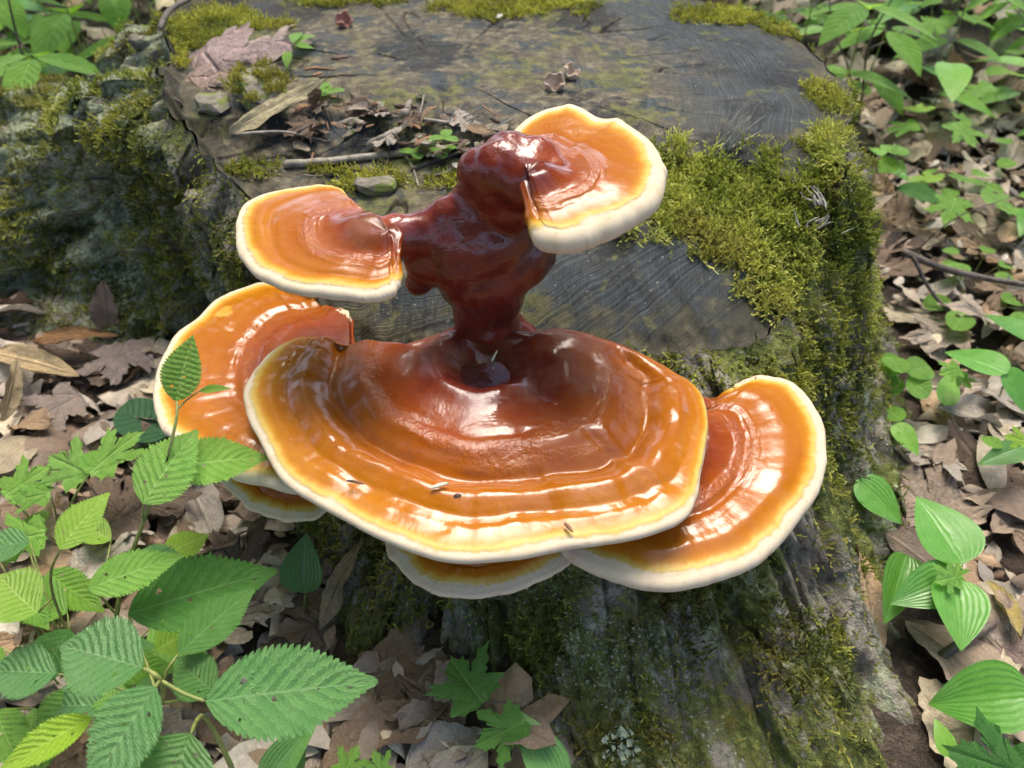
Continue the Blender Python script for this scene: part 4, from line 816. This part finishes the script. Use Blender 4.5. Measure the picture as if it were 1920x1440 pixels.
shrub('short bare twig leaning over the leaf litter beside the stump', r0, [[tuple(r0-np.array([0, 0, .02]))]+yy([(1660, 360, 0), (1690, 320, 0)], Y0), yy([(1655, 368, 0), (1720, 345, 0), (1800, 305, .02)], Y0)], .0014)
r0 = at_z(1700, 490, 0.0); Y0 = r0[1]
shrub('thin forked twig above the dark fallen branch', r0, [[tuple(r0-np.array([0, 0, .01]))]+yy([(1715, 475, 0), (1790, 410, 0), (1880, 375, 0)], Y0), yy([(1720, 472, 0), (1800, 440, 0), (1870, 420, 0)], Y0)], .0014)
def stick(label, pts, r, mat=BSTEM, name='fallen_branch', group=None, wob=.2, ends=.7):
    pts = np.array(pts); c = pts.mean(0); me = tube_mesh(name, pts-c, np.linspace(r, r*ends, len(pts)), mat, 8, 6, wob, 3); o = obj(name, me); o.location = c; return tag(o, label, 'stick', group)
stick('dark fallen branch lying over the litter beside the stump root', [at_z(1690, 470, .07), at_z(1760, 500, .06), at_z(1840, 520, .055), at_z(1930, 535, .06)], .004)
stick('thin dark twig sloping from the fallen branch to the stump root', [at_z(1712, 480, .07), at_z(1745, 545, .04), at_z(1800, 605, .02)], .0022)
stick('grey stick half buried between the glossy seedlings', [at_z(1760, 1235, .012), at_z(1810, 1200, .02), at_z(1870, 1165, .022)], .0035)
stick('pale thin stick in the shaded litter beside the toothed sapling', [at_z(355, 906, .02), at_z(480, 902, .02), at_z(600, 900, .02)], .0015, PSTEM)
# ------------------------------------------------------------------ dead leaves
def dead_me(kind, seed, hi=True):
    r = np.random.default_rng(seed)
    if kind == 'maple':
        V, F, uv, dv = maple(rings=6 if hi else 3, fold=.05, droop=r.normal()*.5, cup=r.normal()*.9, seed=seed, crumple=.22+.2*r.random(), low=not hi, wide=1+.15*r.normal()); V = V-np.array([.35, 0, 0])
    else:
        V, F, uv = blade('beech', .42+.12*r.random(), fold=.1, droop=r.normal()*.8, ripple=.01, rows=17 if hi else 7, cols=7 if hi else 4, seed=seed, cup=(1.5+2.5*r.random())*r.choice([-1, 1]), wavy=.12); V = V-np.array([.5, 0, 0]); dv = np.abs(uv[:, 1]-.5)*.4
    V[:, 2] -= np.percentile(V[:, 2], 15)
    return V, F, uv, dv
DCOL = [(.33, .25, .18), (.46, .375, .285), (.235, .16, .105), (.56, .49, .40), (.41, .36, .30), (.16, .11, .075), (.55, .46, .32), (.36, .24, .135)]
VAR = {k: [] for k in ('maple', 'oval')}
for k in VAR:
    for i in range(9):
        V, F, uv, dv = dead_me('maple' if k == 'maple' else 'beech', 600+i*3+len(k)); VAR[k].append(mesh_np('dead_leaf', V, F, {'vein': dv}, uv, True, [DEAD]))
DNAME = ['light brown', 'tan', 'dark brown', 'pale buff', 'greyish brown', 'blackish brown', 'straw-coloured', 'rusty brown']
def zone(x, y):
    if y > 1.15: return 'among the undergrowth behind the stump'
    if x < -.1: return 'beside the shaded root buttress' if y > .45 else 'under the toothed green saplings'
    if x > .2: return 'beside the mossy side of the stump' if y > .5 else 'among the glossy seedlings at the stump foot'
    return 'in the hollow at the stump foot'
rd = np.random.default_rng(33)
def mat_of(p, rz, tilt, s):
    return Matrix.Translation(Vector(p)) @ Matrix.Rotation(rz, 4, 'Z') @ Matrix.Rotation(tilt[0], 4, 'X') @ Matrix.Rotation(tilt[1], 4, 'Y') @ Matrix.Diagonal((s, s, s, 1))
cand = []
while len(cand) < 2600:
    X = rd.uniform(-120, 2040); Y = rd.uniform(-60, 1500); p = at_z(X, Y, 0)
    if in_foot(p[0], p[1], -1) or p[1] > 2.6: continue
    cand.append((p[0], p[1]))
keep = []
for c in cand:
    if all((c[0]-k[0])**2+(c[1]-k[1])**2 > .042**2 for k in keep): keep.append(c)
keep.sort(key=lambda k: np.dot(np.array([k[0], k[1], 0])-CAM, FW)); keep = keep[:285]
for (x, y) in keep:
    k = 'maple' if rd.random() < .55 else 'oval'; ci = int(rd.integers(0, 8))
    o = obj('dead_leaf', VAR[k][rd.integers(0, 9)], color=tuple(np.array(DCOL[ci])*rd.uniform(.8, 1.2))); s = rd.uniform(.06, .10) if k == 'maple' else rd.uniform(.06, .10)
    o.matrix_world = mat_of((x, y, float(gz(x, y))+rd.uniform(.004, .02)), rd.uniform(0, 6.28), rd.normal(size=2)*.22, s); zn = zone(x, y); tag(o, DNAME[ci]+' dead '+('maple' if k == 'maple' else 'oval')+' leaf '+zn, 'dead leaf', DNAME[ci]+' '+k+' leaves '+zn)
# the rest of the litter, joined
def litter(n, xr, yr, smin, smax, lo, seed, z0=.0, kinds=('maple', 'beech')):
    r = np.random.default_rng(seed); Vs = []; Fs = []; Cs = []; Ds = []; off = 0; base = [dead_me(k, 700+i, not lo) for i in range(6) for k in kinds]
    for i in range(n):
        x, y = r.uniform(*xr), r.uniform(*yr)
        if in_foot(x, y): continue
        V, F, uv, dv = base[r.integers(0, len(base))]; M = np.array(mat_of((x, y, float(0)+z0+r.uniform(0, .012)), r.uniform(0, 6.28), r.normal(size=2)*.3, r.uniform(smin, smax)))
        W = V@M[:3, :3].T+M[:3, 3]; Vs.append(W); Fs.append(F+off); off += len(V); Cs.append(np.repeat(np.array([DCOL[r.integers(0, 8)]])*r.uniform(.55, 1.15), len(V), 0)); Ds.append(dv)
    V = np.concatenate(Vs); V[:, 2] += gz(V[:, 0], V[:, 1]); return V, np.concatenate(Fs), np.concatenate(Cs), np.concatenate(Ds)
def litter_mat():
    m = NT('leaf_litter'); c = m.attr('col', 'Color'); p = m.pos(); n1 = m.noise(p, 60, 5, .65); n2 = m.noise(p, 300, 4, .65)
    c2 = m.mix(m.rng(n1, .38, .62, 0, .6), c, m.hsv(c, .5, .85, .5)); c2 = m.mix(m.rng(n2, .52, .75, 0, .5), c2, m.hsv(c, .5, .6, 1.5)); c2 = m.mix(m.rng(m.attr('vein'), 0, .016, .35, 0), c2, m.hsv(c, .5, .9, .5))
    return m.out(Base_Color=c2, Roughness=.65, Normal=m.bump(n2, .002, .5))
LM = litter_mat()
V, F, C_, D_ = litter(2600, (-1.6, 1.8), (-.1, 2.3), .035, .085, True, 41)
V2, F2, C2, D2 = litter(3200, (-4, 4.5), (-2, 6), .08, .14, True, 42)
V3, F3, C3, D3 = litter(7000, (-.9, 1.1), (.0, 1.2), .010, .030, True, 43, .004, ('beech',))
LQ = [(V, F, C_, D_), (V2, F2, C2, D2), (V3, F3, C3, D3)]; of_ = np.cumsum([0]+[len(q_[0]) for q_ in LQ])
o = obj('leaf_litter', mesh_np('leaf_litter', np.concatenate([q_[0] for q_ in LQ]), np.concatenate([q_[1]+k_ for q_, k_ in zip(LQ, of_)]), {'col': np.concatenate([q_[2] for q_ in LQ]), 'vein': np.concatenate([q_[3] for q_ in LQ])}, mats=[LM]))
tag(o, 'thick mat of brown leaf fragments covering the forest floor', 'leaf litter', kind='stuff')
# --- dead leaves one can single out
def dleaf(label, kind, b, zb, e, ze, wpx, col, nh=(0, -.2, 1), seed=0, name='dead_leaf', **k):
    bp, tp = [at_z(*q, z) if z >= 0 else at_d(*q, -z) for q, z in ((b, zb), (e, ze))]; M_, L = frame(bp, tp, nh)
    if kind == 'maple': V, F, uv, dv = maple(seed=seed, **dict(dict(rings=10, crumple=.12, fold=.04), **k))
    else:
        d = float(np.dot((bp+tp)/2-CAM, FW)); V, F, uv = blade(kind, wpx*d/FPX/L, seed=seed, **dict(dict(rows=33, wavy=.1, ripple=.006), **k)); dv = np.abs(uv[:, 1]-.5)*.4
    o = obj(name, mesh_np(name, V, F, {'vein': dv}, uv, True, [DEAD]), color=col); o.matrix_world = M_; return tag(o, label, 'dead leaf')
dleaf('mauve-brown dead maple leaf lying on moss on the stump top', 'maple', (376, 90), -.725, (448, 187), -.662, 0, (.36, .255, .235), nh=(-.15, -.6, .7), seed=11, cup=-.5, droop=-.3, wide=1.05)
dleaf('torn pinkish dead maple leaf piece under the mauve leaf on the stump', 'maple', (352, 148), -.695, (392, 190), -.660, 0, (.36, .25, .20), nh=(0, -.6, .7), seed=12, cup=.4)
dleaf('small pale dead maple leaf propped behind the seedling on the stump', 'maple', (500, 118), -.722, (480, 56), -.760, 0, (.42, .33, .29), nh=(0, -.7, .7), seed=13, cup=.5)
dleaf('long curled buff dead leaf lying on the stump debris', 'beech', (428, 248), .245, (612, 165), .252, 42, (.42, .36, .20), nh=(.0, -.6, .8), seed=14, cup=5, droop=.25)
dleaf('large flat grey-brown dead maple leaf with fine holes in the litter by the root buttress', 'maple', (150, 740), .02, (40, 800), .018, 0, (.30, .235, .19), seed=15, cup=.1, droop=-.1, wide=1.1)
dleaf('grey-brown maple leaf overlapping the flat one beside the chipped shelf', 'maple', (230, 640), .03, (210, 715), .026, 0, (.31, .24, .20), seed=16, cup=.15, wide=1.3)
dleaf('long warm brown dead leaf lying across the litter', 'beech', (62, 640), .04, (215, 615), .045, 42, (.26, .13, .045), seed=17, cup=2)
dleaf('cupped golden tan dead leaf beside the long warm brown one', 'beech', (-20, 660), .045, (140, 690), .04, 62, (.46, .34, .17), seed=18, cup=3.0)
dleaf('golden dead leaf folded on edge in the litter', 'beech', (5, 790), .02, (40, 672), .06, 40, (.42, .32, .17), nh=(.8, -.4, .4), seed=19, cup=3)
dleaf('pale tan dead leaf at the edge of the green seedlings', 'beech', (-30, 900), .03, (70, 800), .03, 90, (.42, .34, .22), seed=20, cup=1.0)
dleaf('dead leaf standing on edge against the shaded root buttress', 'beech', (205, 625), .015, (190, 530), .07, 62, (.26, .18, .13), nh=(.2, -.9, .3), seed=21, cup=2.5)
dleaf('long light brown strip of dead leaf against the stump foot', 'beech', (1605, 1020), .03, (1672, 1272), .012, 62, (.40, .27, .155), nh=(.3, -.2, 1), seed=22, cup=1.6)
dleaf('broad grey-brown dead leaf under the twin glossy leaves', 'beech', (1660, 1000), .02, (1790, 1085), .018, 75, (.27, .20, .155), seed=23, cup=1)
dleaf('yellowish curled dead leaf at the litter edge beyond the twin glossy leaves', 'beech', (1852, 1090), .025, (1925, 1190), .03, 55, (.40, .31, .10), nh=(.3, -.3, 1), seed=24, cup=3)
dleaf('tan dead maple leaf with a curled side below the big toothed leaf', 'maple', (700, 1385), .012, (640, 1300), .018, 0, (.36, .25, .155), seed=25, cup=.9, crumple=.25)
dleaf('ragged tan dead leaf in the shade beside the stump foot', 'maple', (470, 1140), .012, (420, 1080), .016, 0, (.36, .27, .19), seed=26, crumple=.25)
dleaf('long brown curled leaf leaning on the dark stump foot', 'beech', (600, 1180), .012, (668, 1000), .05, 48, (.27, .20, .12), nh=(-.4, -.6, .6), seed=27, cup=3)
dleaf('pale mottled dead leaf lying below the maple seedling', 'beech', (760, 1440), .012, (905, 1370), .012, 105, (.36, .32, .27), seed=28, cup=.4)
dleaf('mauve-brown dead maple leaf near the stick', 'maple', (1860, 1200), .012, (1940, 1250), .014, 0, (.26, .18, .15), seed=29)
dleaf('dark mauve oak-like leaf beside the stump foot', 'maple', (1660, 960), .015, (1710, 1030), .012, 0, (.22, .145, .12), seed=30, crumple=.2)
# ------------------------------------------------------------------ things lying on the stump
def ontop(px, py, dz=.0):
    p = at_z(px, py, .235); 
    for _ in range(4): p = at_z(px, py, float(top_z(p[0], p[1]))+dz)
    return p
def stk(label, pp, r, mat=BSTEM, dz=None, name='twig', **k): return stick(label, [ontop(x, y, r*.8+(dz[i] if dz else 0)) for i, (x, y) in enumerate(pp)], r, mat, name, **k)
stk('bent grey-brown twig standing over the debris on the stump top', [(758, 205), (768, 238), (800, 268), (845, 285)], .0042, PSTEM, [.006, .004, .002, 0])
stk('straight thin grey twig on the stump top beyond the bent twig', [(780, 222), (850, 232), (938, 246)], .0019, PSTEM)
stk('mossy grey stick lying across the front of the stump cut', [(530, 308), (600, 304), (690, 294), (785, 284)], .0036, PSTEM)
stk('dark twig running towards the upper right shelf', [(770, 318), (850, 290), (945, 265)], .0022, BSTEM)
stk('broken grey stick in the debris beside the bent twig', [(690, 275), (725, 255), (755, 238)], .0038, PSTEM)
stk('hair-thin pale twig dangling over the sawn edge', [(748, 278), (772, 310), (785, 352)], .0010, PSTEM)
stk('thin pale twig beside the long buff leaf', [(440, 252), (530, 247), (600, 262)], .0013, PSTEM)
stk('short brown twig at the left of the stump debris', [(545, 258), (570, 240), (600, 222)], .0013, BSTEM)
stk('thin dark rootlet curling over the bark edge of the stump', [(300, 55), (318, 20), (360, -5)], .003, BSTEM, [.03, .035, .03])
stk('fine dark rootlet lying along the bark crack of the stump', [(298, 130), (305, 165), (335, 190), (345, 205)], .0012, BSTEM, [.012, .01, .01, .008])
def chip(name, label, cat, px, py, size, rz, mat, seed, group=None, flat=.35, dz=0, rough=.25):
    import bmesh
    bm = bmesh.new(); bmesh.ops.create_icosphere(bm, subdivisions=2, radius=1.0); V = np.array([v.co for v in bm.verts])
    V = np.sign(V)*np.abs(V)**.75; V = V*np.array([size[0], size[1], size[2]])/2; n = fbm(V*2.5/size[0]+seed*7.1, seed, 3); V = V*(1+rough*2.2*n[:, None])+fbm(np.stack([V[:, 0]*4/size[0]]*3, 1)+np.arange(3)*5.5+seed, seed, 2)[:, None]*np.array([0, .25, .12])*size[1]
    for v_, c in zip(bm.verts, V): v_.co = c
    me = bpy.data.meshes.new(name); bm.to_mesh(me); bm.free(); me.materials.append(mat); o = obj(name, me); p = ontop(px, py, size[2]*.32+dz); o.location = p; o.rotation_euler = (0, 0, rz); return tag(o, label, cat, group)
def chip_mat(name, a, b, moss=0):
    m = NT(name); p = m.obj(); n = m.noise(m.mp(p, (.3, 1, 1)), 260, 4, .65); c = m.ramp(n, [(.3, a), (.7, b)])
    if moss: c = m.mix(m.rng(m.noise(p, 90, 3, .6), .5, .58), c, (.12, .15, .03))
    return m.out(Base_Color=c, Roughness=.85, Normal=m.bump(n, .002, .8))
CW = chip_mat('rotten_wood', (.07, .06, .045), (.24, .22, .17), 1); CB = chip_mat('bark_crumb', (.035, .022, .015), (.15, .10, .07)); CO = chip_mat('orange_splinter', (.13, .065, .03), (.28, .16, .085)); CG_ = chip_mat('grey_splinter', (.24, .225, .19), (.48, .46, .40))
chip('bark_chunk', 'mossy grey chunk of wood lying behind the small side shelf', 'wood chunk', 708, 350, (.036, .016, .012), -.05, CW, 3)
lump = chip('bark_chunk', 'moss-topped lump of bark beside the mauve maple leaf on the stump', 'wood chunk', 490, 168, (.042, .05, .028), .3, CW, 5)
lv = np.array([v_.co for v_ in lump.data.vertices]); lu = lv[lv[:, 2] > .002]; ki = RNG.integers(0, len(lu), 900); lp = lu[ki]+RNG.normal(size=(900, 3))*np.array([.003, .003, .0005])
a, b, c = shoots(lp, np.tile([0, 0, 1.0], (900, 1)), .005, .0009, mosscol(900, lp, RNG, (.13, .15, .025), (.30, .30, .06), seed=140), 1.2)
mo_ = obj('moss', mesh_np('moss', a, b, {'col': c}, smooth=False, mats=[MOSS]), lump); mo_['kind'] = 'stuff'
chip('bark_chunk', 'dark rotten lump under the mauve maple leaf', 'wood chunk', 400, 195, (.03, .03, .014), .6, CW, 8)
r = np.random.default_rng(77)
# crumbs in the groove behind the notch
for i in range(150):
    t = r.random(); x = 560+t*390+r.normal()*12; y = 195+t*85+r.normal()*24
    if i > 120: x, y = r.uniform(540, 640), r.uniform(100, 240)
    L = r.uniform(.005, .02); mt = [CB, CB, CB, CW, CO][r.integers(0, 5)]
    nm = {CB: ('bark_crumb', 'dark crumb of bark in the groove of the stump top', 'dark bark crumbs in the stump groove'), CO: ('wood_splinter', 'orange-brown wood sliver in the groove of the stump top', 'orange slivers in the stump groove'), CW: ('wood_crumb', 'greyish wood crumb in the groove of the stump top', 'grey wood crumbs in the stump groove')}[mt]
    chip(nm[0], nm[1], 'debris', x, y, (L, L*r.uniform(.12, .4), L*r.uniform(.08, .2)), r.uniform(0, 3.1), mt, i, nm[2])
for i in range(42):
    t = r.random(); x = 545+t*400+r.normal()*14; y = 190+t*95+r.normal()*26; p = ontop(x, y, .003); ci = int(r.integers(0, 8)); k = 'maple' if r.random() < .5 else 'oval'
    o = obj('leaf_scrap', VAR[k][r.integers(0, 9)], color=tuple(np.array(DCOL[ci])*.8)); o.matrix_world = mat_of(p, r.uniform(0, 6.28), r.normal(size=2)*.3, r.uniform(.012, .032)); tag(o, DNAME[ci]+' crumpled leaf scrap in the groove of the stump top', 'leaf scrap', DNAME[ci]+' leaf scraps in the stump groove')
for i in range(26):
    x, y = r.uniform(540, 960), r.uniform(190, 330); a_ = r.uniform(0, 3.14); d_ = np.array([math.cos(a_), math.sin(a_)*.6])*r.uniform(15, 42)
    stk('fine brown needle in the debris of the stump groove', [(x-d_[0], y-d_[1]), (x, y+2), (x+d_[0], y+d_[1])], r.uniform(.0005, .0009), [CO, BSTEM, PSTEM][i % 3], [.004, .005, .004], name='needle', group='needles in the stump groove')
for (x, y) in [(865, 262), (835, 272), (600, 180), (620, 185), (780, 300), (830, 298)]:
    pp_ = ontop(x, y, 0); sp = thing('sprout', 'tiny green sprout in the debris of the stump groove', 'plant', pp_, 'sprouts in the stump groove')
    for q_ in range(3):
        a_ = q_*2.1+x; put_leaf(sp, 'round', pp_+np.array([0, 0, .006]), pp_+np.array([.013*math.cos(a_), .013*math.sin(a_), .009]), None, LG, (0, 0, 1), 2, wr_=.7, ripple=0.0)
# torn fibres left standing on the hinge
def fibres(label, px, py, n, L, seed, lean=(.3, 0, 1)):
    rr = np.random.default_rng(seed); base = ontop(px, py, -.002); t = thing('torn_wood_fibres', label, 'splinters', base)
    for i in range(n):
        b = base+np.array([rr.normal()*.007, rr.normal()*.004, 0]); d = np.array(lean)+rr.normal(size=3)*.28; d = d/np.linalg.norm(d); l = L*rr.uniform(.5, 1.1)
        twig(t, [b, b+d*l*.5+rr.normal(size=3)*.0012, b+d*l], rr.uniform(.0006, .0012), .0002, CG_, 'splinter', .2, 5, 3)
    return t
fibres('tuft of pale torn wood fibres standing at the back of the moss', 1358, 284, 26, .040, 1, (.35, .1, 1)); fibres('low pale torn fibres in the moss at the stump corner', 1525, 385, 8, .018, 2, (-.5, .3, .6)); fibres('stub of torn grey fibres above the mossy corner', 1530, 425, 7, .016, 3, (.2, -.2, .7))
# nut husks
def husk(label, px, py, rz, R, mat, group=None, dz=0):
    a = np.linspace(0, 2*np.pi, 24, endpoint=False); ph = np.linspace(.05, 1.75, 10)[:, None]; lob = 1+.10*np.abs(np.sin(a*2))[None]
    cut = 1+.22*np.sin(a*4+.5)[None]*sstep(1.0, 1.75, ph)
    r_ = R*np.sin(ph*.95)*lob; z = R*(1-np.cos(ph*cut)); o1 = P3(r_*np.cos(a), r_*np.sin(a), z); i1 = P3(r_*.84*np.cos(a), r_*.84*np.sin(a), z+R*.10)[::-1]
    V = np.concatenate([o1, i1]); o = obj('nut_husk', mesh_np('nut_husk', V.reshape(-1, 3), grid_faces(20, 24, True), mats=[mat])); o.location = ontop(px, py, dz); o.rotation_euler = (.5, -.3, rz); return tag(o, label, 'nut husk', group)
HM = chip_mat('husk', (.24, .15, .10), (.62, .50, .38)); HR = chip_mat('husk_red', (.20, .07, .05), (.42, .24, .18))
husk('open pale-lipped nut husk on the stump, in front of the other pale one', 1040, 165, .4, .0085, HM); husk('open pale-lipped nut husk standing just behind another', 1063, 146, 1.6, .0075, HM)
husk('reddish nut husk lying near the moss at the far stump edge', 643, 48, 1.1, .0085, HR); husk('upturned reddish husk bowl beside the upper right shelf', 918, 268, .2, .008, HR)
dleaf('tiny grey scrap of dead leaf on the stump cut', 'maple', (868, 188), .243, (890, 195), .245, 0, (.32, .24, .22), seed=41); dleaf('small curled beige scrap of leaf on the far stump cut', 'beech', (820, 88), .243, (842, 80), .245, 9, (.40, .28, .20), seed=42, cup=3); dleaf('small grey leaf scrap at the middle of the stump cut', 'beech', (945, 152), .243, (975, 145), .246, 16, (.30, .27, .22), seed=43, cup=2)
dleaf('white petal-like scrap lying on the far moss', 'beech', (932, 34), .252, (942, 24), .256, 9, (.7, .66, .6), seed=44); dleaf('cream leaf scrap at the debris edge by the stalk', 'beech', (848, 306), .232, (868, 314), .232, 14, (.62, .58, .5), seed=45)
dleaf('beige bud scale lying on the far stump cut', 'beech', (1008, 66), .243, (1035, 62), .245, 5, (.45, .33, .2), seed=46)
# needles and specks on the shelves
def needle(label, a_, b_, plane, tilt, r_, col, z=.0045):
    n = normalize(np.array([0, -math.tan(math.radians(tilt)), 1.0])); p, q_ = at_plane(*a_, np.array(plane)+n*z, n), at_plane(*b_, np.array(plane)+n*z, n); c = (p+q_)/2
    o = obj('needle', tube_mesh('needle', [p-c, (p+q_)/2-c+n*.0006, q_-c], [r_, r_*1.2, r_*.7], col, 6, 3, .1, 1)); o.location = c; return tag(o, label, 'needle')
WN = chip_mat('pale_needle', (.5, .45, .33), (.7, .66, .5)); BN = chip_mat('dark_needle', (.05, .03, .02), (.12, .07, .04))
needle('pale straw sliver lying on the main shelf', (806, 916), (842, 906), PM, 2, .0009, WN, .009); needle('dark needle on the left of the main shelf', (648, 901), (684, 908), PM, 2, .0006, BN, .007); needle('tan sliver on the front rim of the main shelf', (1058, 980), (1074, 998), PM, 2, .0009, CO, .004)
needle('pale sliver at the edge of the rainwater pool', (908, 738), (923, 734), PM, 2, .0012, WN, .006); needle('tan needle leaning over the rainwater pool', (922, 678), (934, 655), PM, 2, .0006, WN, .006); needle('small dark speck of bark on the main shelf', (850, 931), (866, 930), PM, 2, .0010, BN, .006)
# pale rosette lichen on the front bark
def rosette(px, py, Y, label, n=80, R=.012, seed=1):
    rr = np.random.default_rng(seed); c = at_y(px, py, Y); t = thing('lichen_rosette', label, 'lichen', c); nrm = normalize(np.array([.1, -.75, .6])); u = normalize(np.cross(nrm, [0, 0, 1])); w_ = np.cross(nrm, u); Vs = []; Fs = []; off = 0
    for i in range(n):
        d = R*math.sqrt(rr.random()); a = rr.uniform(0, 6.28); p = u*d*math.cos(a)+w_*d*math.sin(a)+nrm*.003*rr.random(); a = rr.uniform(0, 6.28); q_ = normalize(u*math.cos(a)+w_*math.sin(a)+nrm*rr.uniform(.1, 1.5)); s_ = normalize(np.cross(q_, nrm)); l = rr.uniform(.0022, .0042)
        k = np.linspace(0, 1, 4)[:, None, None]; v_ = np.linspace(-1, 1, 5)[None, :, None]
        G = p+q_*l*k+s_*l*.55*v_*np.sqrt(k+.05)*(1-.25*k)+nrm*l*(.3*k**2+.16*np.abs(v_)*k); Vs.append(G.reshape(-1, 3)); Fs.append(grid_faces(4, 5)+off); off += 20
    o = obj('lobes', mesh_np('lobes', np.concatenate(Vs), np.concatenate(Fs), mats=[LICH]), t); o['kind'] = 'stuff'; return t
m_ = NT('pale_lichen'); LICH = m_.out(Base_Color=m_.ramp(m_.noise(m_.obj(), 200, 3, .6), [(.3, (.20, .26, .17)), (.7, (.38, .43, .31))]), Roughness=.8)
rosette(1160, 1392, .205, 'pale green leafy lichen rosette on the front bark of the stump')
# ------------------------------------------------------------------ unseen trees of the wood, added so their crowns shade the clearing and darken reflections
def tree_mats():
    m = NT('tree_bark'); p = m.pos(); n = m.noise(m.mp(p, (1, 1, .15)), 14, 5, .65); tb = m.out(Base_Color=m.ramp(n, [(.3, (.04, .033, .027)), (.7, (.16, .14, .12))]), Roughness=.9, Normal=m.bump(n, .03, .8))
    m = NT('crown_leaves'); c = m.attr('col', 'Color'); m.out(Base_Color=c, Roughness=.55); return tb, m.translucent(m.hsv(c, .49, 1.1, 1.6), .4)
TB, CL = tree_mats()
def tree(label, x, y, h, cr, nl, seed):
    rr = np.random.default_rng(seed); t = thing('tree', label, 'tree', (x, y, 0), 'unseen trees shading the clearing')
    tr_ = tube_mesh('trunk', [(0, 0, -.2), (rr.normal()*.1, rr.normal()*.1, h*.35), (rr.normal()*.2, rr.normal()*.2, h*.7), (rr.normal()*.3, rr.normal()*.3, h)], [.17, .14, .09, .03], TB, 12, 6, .06, seed); obj('trunk', tr_, t)
    cs = []
    for i in range(9):
        a = rr.uniform(0, 6.28); z = h*rr.uniform(.35, .95); d = cr*rr.uniform(.3, .8); cs.append((d*math.cos(a), d*math.sin(a), z)); obj('limb', tube_mesh('limb', [(0, 0, z*.8), (cs[-1][0]*.5, cs[-1][1]*.5, z*.92), cs[-1]], [.05, .035, .015], TB, 7, 4, .08, i), t)
    cs = np.array(cs); k = rr.integers(0, 9, nl); P_ = cs[k]+rr.normal(size=(nl, 3))*np.array([.55, .55, .45])*cr*.45
    L = rr.uniform(.09, .17, (nl, 1)); N_ = normalize(rr.normal(size=(nl, 3))+np.array([0, 0, .8])); u = normalize(np.cross(N_, rr.normal(size=(nl, 3)))); w_ = np.cross(N_, u)
    V = np.stack([P_-u*L, P_-w_*L*.5, P_+u*L, P_+w_*L*.5], 1).reshape(-1, 3); b = (np.arange(nl)*4)[:, None]; col = np.repeat(np.array([[.07, .16, .025]])*rr.uniform(.6, 1.5, (nl, 1)), 4, 0)
    o = obj('crown', mesh_np('crown', V, b+np.array([0, 1, 2, 3]), {'col': col}, smooth=False, mats=[CL]), t); o['kind'] = 'stuff'
for i in range(13):
    if i in (4, 5, 6): continue  # gap left on this side so sky light reaches the stump front
    a = i*6.283/13+.12; d = 6.0+1.3*math.sin(i*2.4); tree('tall leafy tree of the unseen wood, added to shade the clearing', .0+d*math.sin(a), .8+d*math.cos(a), 8.3+.8*math.sin(i*1.7), 2.8, 4600, 900+i)
